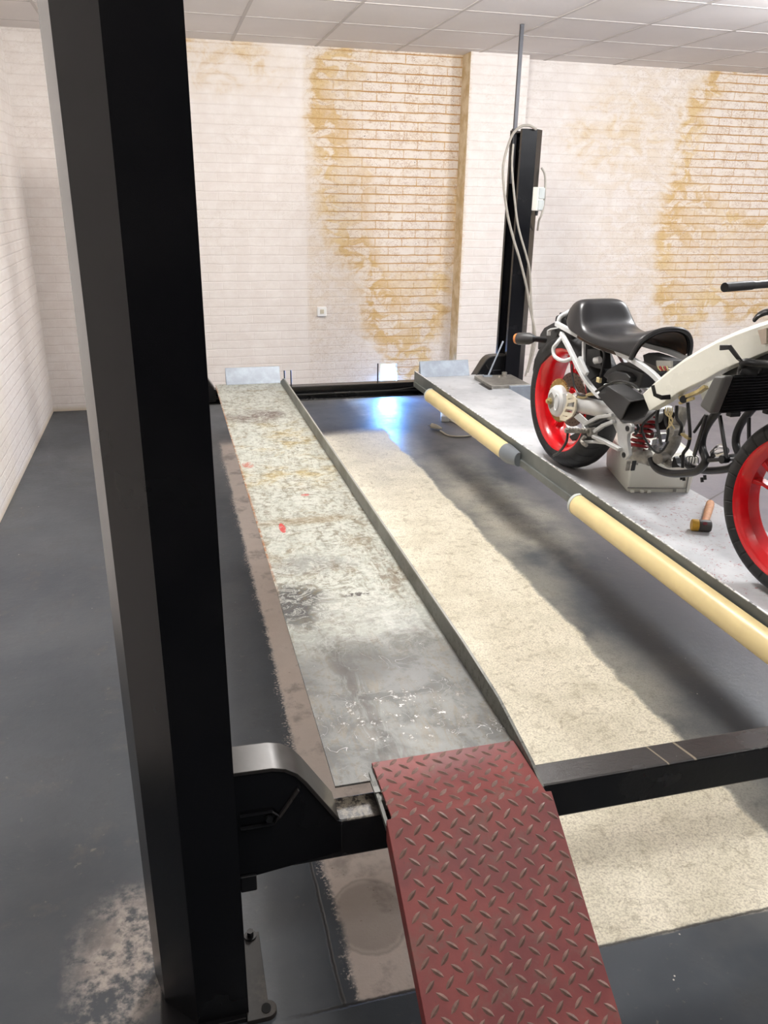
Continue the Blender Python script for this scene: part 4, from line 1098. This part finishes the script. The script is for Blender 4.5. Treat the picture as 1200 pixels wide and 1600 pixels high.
g = G(); g.tube([tip, tip + (root - tip) * 0.04, tip + (root - tip) * 0.17], [0.016, 0.022, 0.0255], 18); obj('lens', g, M['orange'], ind, local=True)

# electrics between the rails
g = G(); b_ = [c2(625, 560, -.07), c2(730, 560, -.07), c2(745, 730, -.07), c2(690, 720, -.07), c2(615, 690, -.07)]
g.prism(b_, [p + Vector((0, 0.05, 0)) for p in b_]); part('regulator', g, M['bplastic'], bevel=0.003)
part('solenoid', G().cyl(c2(690, 660, -.10), c2(735, 650, -.09), 0.014, n=16), M['alu'])
g = G(); b_ = [c2(750, 790, -.07), c2(790, 735, -.07), c2(885, 676, -.07), c2(1100, 760, -.07), c2(1060, 890, -.07), c2(900, 900, -.07)]
g.prism(b_, [Vector((p.x, 0.07, p.z)) for p in b_]); part('air_box', g, M['gplastic'], bevel=0.008)
g = G(); b_ = [c2(780, 840, -.10), c2(800, 770, -.10), c2(860, 742, -.10), c2(950, 765, -.10), c2(985, 800, -.10), c2(975, 840, -.10), c2(900, 835, -.10)]
g.prism(b_, [p + Vector((0, 0.04, 0)) for p in b_]); part('air_box_snout', g, M['gplastic'], bevel=0.006)
# open rectangular intake duct, mouth to the front
rear = [c2(705, 925, -.16), c2(860, 1100, -.16), c2(860, 1060, -.05), c2(800, 850, -.05)]
def duct():
    mouth = [c1(540, 678, -.17), c1(572, 610, -.17), c1(585, 592, -.165), c1(660, 578, -.12), c1(686, 590, -.11), c1(680, 615, -.11), c1(650, 662, -.13), c1(600, 686, -.155), c1(560, 686, -.168)]
    back = [c1(438, 562, -.17), c1(470, 530, -.17), c1(482, 522, -.165), c1(545, 512, -.12), c1(560, 514, -.11), c1(562, 530, -.11), c1(555, 570, -.13), c1(520, 600, -.155), c1(480, 610, -.168)]
    midr = [m_ * 0.65 + b * 0.35 for m_, b in zip(mouth, back)]
    c = sum(mouth, Vector()) / len(mouth)
    lip = [c + (p - c) * 0.90 for p in mouth]
    cb = sum(midr, Vector()) / len(midr)
    inr = [cb + (p - cb) * 0.86 for p in midr]
    g = G().loft([back, midr, mouth, lip], cap=False)
    g.f.append(tuple(range(len(back))))
    gi = G().loft([lip, inr], cap=False); nb = len(gi.v); gi.f.append(tuple(range(len(lip), 2 * len(lip))))
    return g, gi
g, gi = duct()
du = part('intake_duct', g, M['gplastic'], bevel=0.004)
obj('duct_mouth', gi, M['inside'], du, local=True)
# fuse block under the seat nose
g = G(); b_ = [c1(640, 385, -.06), c1(665, 375, -.06), c1(770, 410, -.06), c1(775, 432, -.06), c1(720, 445, -.06), c1(645, 415, -.06)]
g.prism(b_, [p + Vector((0, 0.05, 0)) for p in b_]); part('fuse_block', g, M['gplastic'], bevel=0.003)
g = G(); g.prism([c1(700, 410, -.075), c1(765, 412, -.075), c1(765, 440, -.075), c1(702, 436, -.075)], [p + Vector((0, 0.01, 0)) for p in (c1(700, 410, -.075), c1(765, 412, -.075), c1(765, 440, -.075), c1(702, 436, -.075))]); part('connector', g, M['crate_side'])
for k in range(5): part('wire', G().tube([c1(708 + 10 * k, 436, -.078), c1(712 + 10 * k, 446, -.082), c1(722 + 8 * k, 455, -.08)], 0.0025, 6, 3), M['spring'] if k % 2 else M['brass'])

# footpeg hanger
Y1 = -.165
b_ = [c4(*p, Y1) for p in ((208, 195), (285, 275), (365, 280), (378, 310), (372, 360), (335, 390), (330, 440), (345, 560), (350, 610), (300, 660), (262, 622), (255, 560), (235, 470), (225, 380), (175, 270), (150, 235))]
hang = part('footpeg_hanger', G().prism(b_, [p + Vector((0, 0.016, 0)) for p in b_]), M['alu'], bevel=0.003)
for cxy in ((335, 330), (297, 605)):
    c = c4(*cxy, Y1 - 0.001)
    obj('bolt', G().lathe([(0.0, 0.0), (0.004, 0.0), (0.005, -0.002), (0.0105, -0.002), (0.0105, 0.004), (0.0, 0.004)], c, (0, 1, 0), 18, closed=False), M['bsteel'], hang, local=True)
Y2 = -.185
g = G()
g.bar([c2(600, 1195, Y2), c2(720, 1130, Y2), c2(840, 1112, Y2 + .01)], 0.014, 0.016, (0, 1, 0))
g.bar([c2(690, 1250, Y2), c2(760, 1200, Y2), c2(850, 1165, Y2 + .01)], 0.014, 0.018, (0, 1, 0))
g.bar([c2(680, 1290, Y2), c2(770, 1330, Y2), c2(900, 1400, Y2 + .01)], 0.014, 0.020, (0, 1, 0))
g.bar([c2(600, 1335, Y2), c2(700, 1335, Y2), c2(820, 1350, Y2 + .01)], 0.012, 0.010, (0, 1, 0))
g.bar([c2(600, 1195, Y2), c2(630, 1250, Y2)], 0.014, 0.020, (0, 1, 0))
obj('hanger_arm', g, M['alu'], hang, local=True, bevel=0.003)
b_ = [c2(*p, Y2) for p in ((512, 1130), (560, 1095), (640, 1170), (610, 1215))]
obj('heel_guard', G().prism(b_, [p + Vector((0, 0.005, 0)) for p in b_]), M['alu'], hang, local=True, bevel=0.002)
g = G(); pr0 = c2(640, 1255, Y2); g.cyl(pr0, pr0 + Vector((0, 0.03, 0)), 0.018, n=16); obj('peg_pivot', g, M['alu_dirty'], hang, local=True)
g = G(); pe = c2(440, 1242, Y2 - .085)
g.bar([pr0 + Vector((-0.01, 0, 0.004)), pe], 0.022, 0.016)
for k in range(7):
    c = pr0.lerp(pe, 0.15 + 0.12 * k); g.box((c.x - 0.013, c.y - 0.003, c.z + 0.004), (c.x + 0.013, c.y + 0.003, c.z + 0.013))
obj('foot_peg', g, M['alu_dirty'], hang, local=True, bevel=0.0015)
g = G(); g.tube([c2(610, 1290, Y2), c2(580, 1330, Y2 - .01), c2(620, 1365, Y2 - .01)], 0.008, 10, 3); obj('peg_spring', g, M['zinc'], hang, local=True)
part('master_cylinder', G().tube([c2(640, 1190, -.15), c2(720, 1160, -.15), c2(800, 1115, -.15)], [0.012, 0.012, 0.009], 14), M['bsteel'])
part('brake_caliper', (lambda g: g.prism([c2(*p, -.06) for p in ((470, 1290), (560, 1240), (590, 1290), (500, 1330))], [c2(*p, -.06) + Vector((0, 0.03, 0)) for p in ((470, 1290), (560, 1240), (590, 1290), (500, 1330))]))(G()), M['bplastic'], bevel=0.004)
part('brake_hose', G().tube([c2(465, 1260, -.2), c2(455, 1330, -.2), c2(420, 1390, -.19), c2(380, 1430, -.17), c2(345, 1450, -.15)], 0.0055, 8, 5), M['rubber'])
part('speed_hose', G().tube([c2(498, 690, -.10), c2(505, 800, -.11), c2(530, 890, -.11), c2(570, 945, -.11), c2(640, 950, -.1)], 0.004, 8, 5), M['rubber'])
part('tail_harness', G().tube([c2(740, 550, -.115), c2(768, 600, -.12), c2(758, 700, -.12), c2(735, 800, -.12)], 0.005, 8, 5), M['rubber'])
part('duct_lead', G().tube([c2(700, 915, -.18), c2(790, 860, -.185), c2(900, 830, -.18), c2(1010, 860, -.17), c2(1075, 920, -.16)], 0.005, 8, 5), M['rubber'])
part('duct_trim', G().tube([c2(770, 860, -.178), c2(880, 838, -.178), c2(980, 850, -.17), c2(1060, 905, -.165)], 0.0035, 8, 5), M['endcap_pale'])
part('plug_connector', G().box(*(lambda c: (c - Vector((.012, .006, .01)), c + Vector((.012, .006, .01))))(c2(725, 820, -.12))), M['wire_cream'], bevel=0.002)
part('sensor_lead', G().tube([c2(545, 965, -.10), c2(600, 965, -.10), c2(640, 940, -.10), c2(700, 935, -.10)], 0.007, 8, 4), M['wire_cream'])

# shock absorber, partly hidden
g = G(); hx = []
sa, sb = c4(440, 545, -.02), c4(560, 190, 0.02)
dirn = (sb - sa); Lh = dirn.length; dirn.normalize(); u1 = dirn.orthogonal().normalized(); u2 = dirn.cross(u1)
for k in range(7 * 14 + 1):
    a = 2 * PI * k / 14; hx.append(sa + dirn * (Lh * k / (7 * 14)) + 0.032 * (u1 * math.cos(a) + u2 * math.sin(a)))
part('shock_spring', G().tube(hx, 0.0065, 8), M['spring'])
part('shock_body', G().tube([sa - dirn * 0.06, sa + dirn * 0.02, sa + dirn * 0.021, sb + dirn * 0.04], [0.022, 0.022, 0.012, 0.012], 14), M['alu_dirty'])
# gearbox remains: aluminium mount with bosses
g = G()
g.tube([c4(380, 610, -.06), c4(450, 620, -.05), c4(530, 640, -.03), c4(580, 680, -.03)], [0.02, 0.026, 0.026, 0.018], 14, 3)
g.tube([c4(690, 660, -.02), c4(760, 590, -.01), c4(820, 470, 0.0), c4(850, 330, 0.0), c4(900, 200, 0.0), c4(930, 120, 0.01)], [0.022, 0.020, 0.024, 0.026, 0.022, 0.022], 14, 4)
g.cyl(c4(650, 640, -.07), c4(735, 620, -.02), 0.022, 0.020, 20); g.cyl(c4(780, 360, -.05), c4(890, 350, 0.0), 0.020, 0.022, 20)
g.ball(c4(540, 610, -.03), 0.022, 8); g.ball(c4(770, 690, -.02), 0.018, 8, (1.4, 1, 1))
part('engine_mount', g, M['alu_dirty'], bevel=0.0)
g = G(); 
for q in ((620, 400, .02), (690, 420, .03), (640, 470, .0), (700, 500, .02), (600, 530, .01), (665, 545, .02)):
    c = c4(*q); g.hexa([c + Vector((a * 0.014, b * 0.012, z_ * 0.012 + a * 0.006)) for z_ in (-1, 1) for a, b in ((-1, -1), (1, -1), (1, 1), (-1, 1))])
part('linkage', g, M['chrome'], bevel=0.003)
g = G(); bb = [c4(*p, 0.06) for p in ((520, 200), (760, 150), (860, 180), (890, 330), (760, 340), (640, 350), (540, 300))]
g.prism(bb, [p + Vector((0, 0.02, 0)) for p in bb]); part('inner_guard', g, M['bplastic'], bevel=0.004)
g = G(); bb = [c4(*p, -.03) for p in ((815, 620), (835, 640), (850, 700), (890, 735), (795, 740), (800, 680))]
g.prism(bb, [p + Vector((0, 0.02, 0)) for p in bb]); part('stand_bracket', g, M['bplastic'], bevel=0.002)
for a_, b2 in (((352, 668), (335, 770)), ((410, 665), (388, 770))):
    g = G().bar([c4(*a_, -.15), c4(*b2, -.15)], 0.006, 0.018, (0, 1, 0)); part('link_plate', g, M['alu_dirty'] if a_[0] < 400 else M['bsteel'], bevel=0.003)

# black lower cradle
YC = .07
near = [(180, 1480), (205, 1535), (250, 1572), (330, 1598), (430, 1600), (530, 1585), (585, 1545), (612, 1490), (585, 1400), (590, 1310), (630, 1215), (700, 1120), (760, 1050)]
pn = [c3(*p, -YC) for p in near]
for f in (lambda p: p, mir):
    g = G(); g.tube([f(p) for p in pn], [0.011, 0.012] + [0.014] * (len(pn) - 2), 12, 4); part('cradle_tube', g, M['bsteel'])
g = G(); g.tube([pn[7], mir(pn[7])], 0.011, 10); part('cradle_cross_tube', g, M['bsteel'])
g = G(); e0 = c1(1005, 850, -.085); e1 = c1(1115, 850, 0.06)
g.tube([c1(985, 655, -.085), c1(1015, 845, -.085)], 0.0065, 10); g.tube([c1(1115, 665, 0.06), c1(1115, 835, 0.06), c1(1140, 856, 0.06)], 0.0065, 10)
g.tube([c1(935, 855, -.085), e0, e1], 0.007, 10); g.cyl(e0 + Vector((0, -0.012, 0)), e0 + Vector((0, 0.012, 0)), 0.014, n=16)
part('radiator_stay', g, M['bsteel'])
g = G(); g.tube([c1(925, 650, -.11), c1(905, 720, -.11), c1(880, 800, -.10), c1(872, 830, -.09)], 0.007, 10, 3); g.tube([c1(920, 655, -.11), c1(870, 730, -.11)], 0.005, 8); part('stay_rod', g, M['bsteel'])
part('pedal_casting', G().tube([c1(965, 830, -.03), c1(990, 815, -.03), c1(1015, 812, -.03)], [0.022, 0.026, 0.012], 14, 3), M['chrome'])
# radiator: tank, core with fins
T0, T1, B1, B0 = (c1(955, 478, -.20), c1(1008, 478, -.20), c1(940, 652, -.20), c1(888, 612, -.20))
def shift(ps, d_): return [p + Vector((0, d_, 0)) for p in ps]
dn = (B1 - T1); 
part('radiator_tank', G().prism([T0, T1, B1, B0], shift([T0, T1, B1, B0], 0.038)), M['tank_grey'], bevel=0.010, seg=3)
k0 = [T0.lerp(T1, 0.25), T0.lerp(T1, 0.92), B0.lerp(B1, 0.92), B0.lerp(B1, 0.25)]
core = part('radiator_core', G().prism(shift(k0, 0.038), shift(k0, 0.40)), M['fin'])
g = G(); fwd = (T1 - T0).normalized()
for k in range(13):
    c = k0[1].lerp(k0[2], (k + 0.5) / 13) 
    g.bar([c + Vector((0, 0.038, 0)) + fwd * 0.002, c + Vector((0, 0.40, 0)) + fwd * 0.002], 0.010, 0.0028, tuple(-dn.normalized()))
obj('fins', g, M['bsteel'], core, local=True)
part('radiator_tank', G().prism(shift([T0, T1, B1, B0], 0.40), shift([T0, T1, B1, B0], 0.438)), M['tank_grey'], bevel=0.010, seg=3)
for yy in (0.10, 0.24): 
    c = B1 + Vector((-0.012, yy, -0.004)); part('radiator_foot', G().box(c - Vector((.012, .02, .01)), c + Vector((.012, .02, .006))), M['bplastic'], bevel=0.004)
# hoses and wires under the spar
random.seed(21)
WP = [((660, 110), (640, 250), (670, 420), (690, 500)), ((720, 130), (730, 260), (760, 350), (740, 470)), ((650, 140), (560, 220), (490, 300), (480, 380)), ((850, 90), (850, 220), (900, 300), (880, 400)),
      ((510, 420), (560, 500), (640, 580), (700, 560), (760, 470)), ((390, 280), (400, 330), (430, 370)), ((440, 290), (450, 330), (430, 370), (415, 390)), ((480, 300), (490, 360), (520, 440))]
for i, w_ in enumerate(WP):
    part('wiring', G().tube([c4(*p, -.10 + 0.015 * (i % 4)) for p in w_], 0.0045 if i % 3 else 0.006, 8, 5), M['rubber'])
part('breather_hose', G().tube([c4(*p, -.06) for p in ((965, 60), (975, 200), (985, 330), (985, 440), (960, 530), (915, 600), (910, 740))], 0.006, 8, 5), M['rubber'])
for i in range(5):
    pts = [c4(740 + 14 * i + random.uniform(-8, 8), 110, -.09), c4(735 + 16 * i, 170 + random.uniform(-10, 20), -.10), c4(800 + random.uniform(-30, 30), 240, -.095), c4(790 + random.uniform(-50, 40), 320 + random.uniform(-30, 30), -.09)]
    part('loom_wire', G().tube(pts, 0.0022, 6, 5), M['wire_cream'])
for i in range(5):
    x_ = 930 + 30 * i
    part('loom_end', G().tube([c4(1000 + 8 * i, 620, -.05), c4(x_ + 20, 640 + random.uniform(-10, 10), -.05), c4(x_ + random.uniform(-10, 30), 700 + random.uniform(-10, 20), -.05)], 0.0018, 6, 4), M['rubber'])
part('loom_plug', G().bar([c4(905, 385, -.065), c4(985, 440, -.065)], 0.008, 0.016, (0, 1, 0)), M['brass'], bevel=0.002)
for p in ((895, 815), (920, 825), (1110, 840), (1140, 815)):
    part('rubber_plug', G().cyl(c4(*p, -.04), c4(p[0] + 5, p[1] + 50, -.04), 0.0055, n=10), M['rubber'])

# fork, yokes, handlebar
fo = Vector((0.045, 0, 0.02))
axl = Vector((1.392, 0, 0.292))
for sg in (-1, 1):
    topf = HS + ax_h * 0.19 + Vector((0.035, sg * 0.10, 0)); botf = axl + Vector((-0.0, sg * 0.10, 0.0))
    g = G().tube([botf + (topf - botf) * 0.02, botf.lerp(topf, 0.45), botf.lerp(topf, 0.46), topf], [0.026, 0.027, 0.0205, 0.0205], 18)
    part('fork_leg', g, M['bsteel'])
    g = G(); cl = HS + ax_h * 0.155 + Vector((0.06, sg * 0.10, 0))
    if sg < 0: tipb = bk((1132, 449), -.36)
    else: tipb = mir(bk((1132, 449), -.36))
    g.tube([cl, tipb], 0.011, 14); g.lathe([(0.021, -0.018), (0.030, -0.018), (0.030, 0.018), (0.021, 0.018)], cl, tuple(ax_h), 24)
    hb = part('handlebar', g, M['bsteel'])
    g = G().cyl(tipb.lerp(cl, 0.0), tipb.lerp(cl, 0.45), 0.0125, n=14); obj('bar_end', g, M['bplastic'], hb, local=True)
for q, zz in ((0.14, 0.03), (-0.12, 0.03)):
    c = HS + ax_h * q
    g = G(); P = [(-0.035, 0), (0.0, -0.06), (0.06, -0.14), (0.09, -0.12), (0.075, 0), (0.09, 0.12), (0.06, 0.14), (0.0, 0.06)]
    fx = Vector((ax_h.z, 0, -ax_h.x))
    g.prism([c + fx * a + Vector((0, b, 0)) - ax_h * 0.012 for a, b in P], [c + fx * a + Vector((0, b, 0)) + ax_h * 0.012 for a, b in P])
    part('yoke', g, M['bsteel'], bevel=0.004)
g = G(); 
for i in range(3): g.tube([c1(1138, 232 - 2 * i, -.02 + .02 * i), c1(1160, 212 - 5 * i, -.02 + .02 * i), c1(1200, 198 - 6 * i, 0), c1(1260, 190, 0.02)], 0.006, 8, 4)
part('control_cables', g, M['rubber'])
g = G(); g.tube([c3(900, 740, -.13), c3(930, 730, -.13), c3(1000, 740, -.11), c3(1100, 745, -.09), c3(1200, 745, -.08)], 0.012, 10, 3); g.tube([c3(935, 720, -.13), c3(890, 780, -.12), c3(890, 830, -.12)], 0.010, 10, 3)
part('coolant_hose', g, M['rubber'])
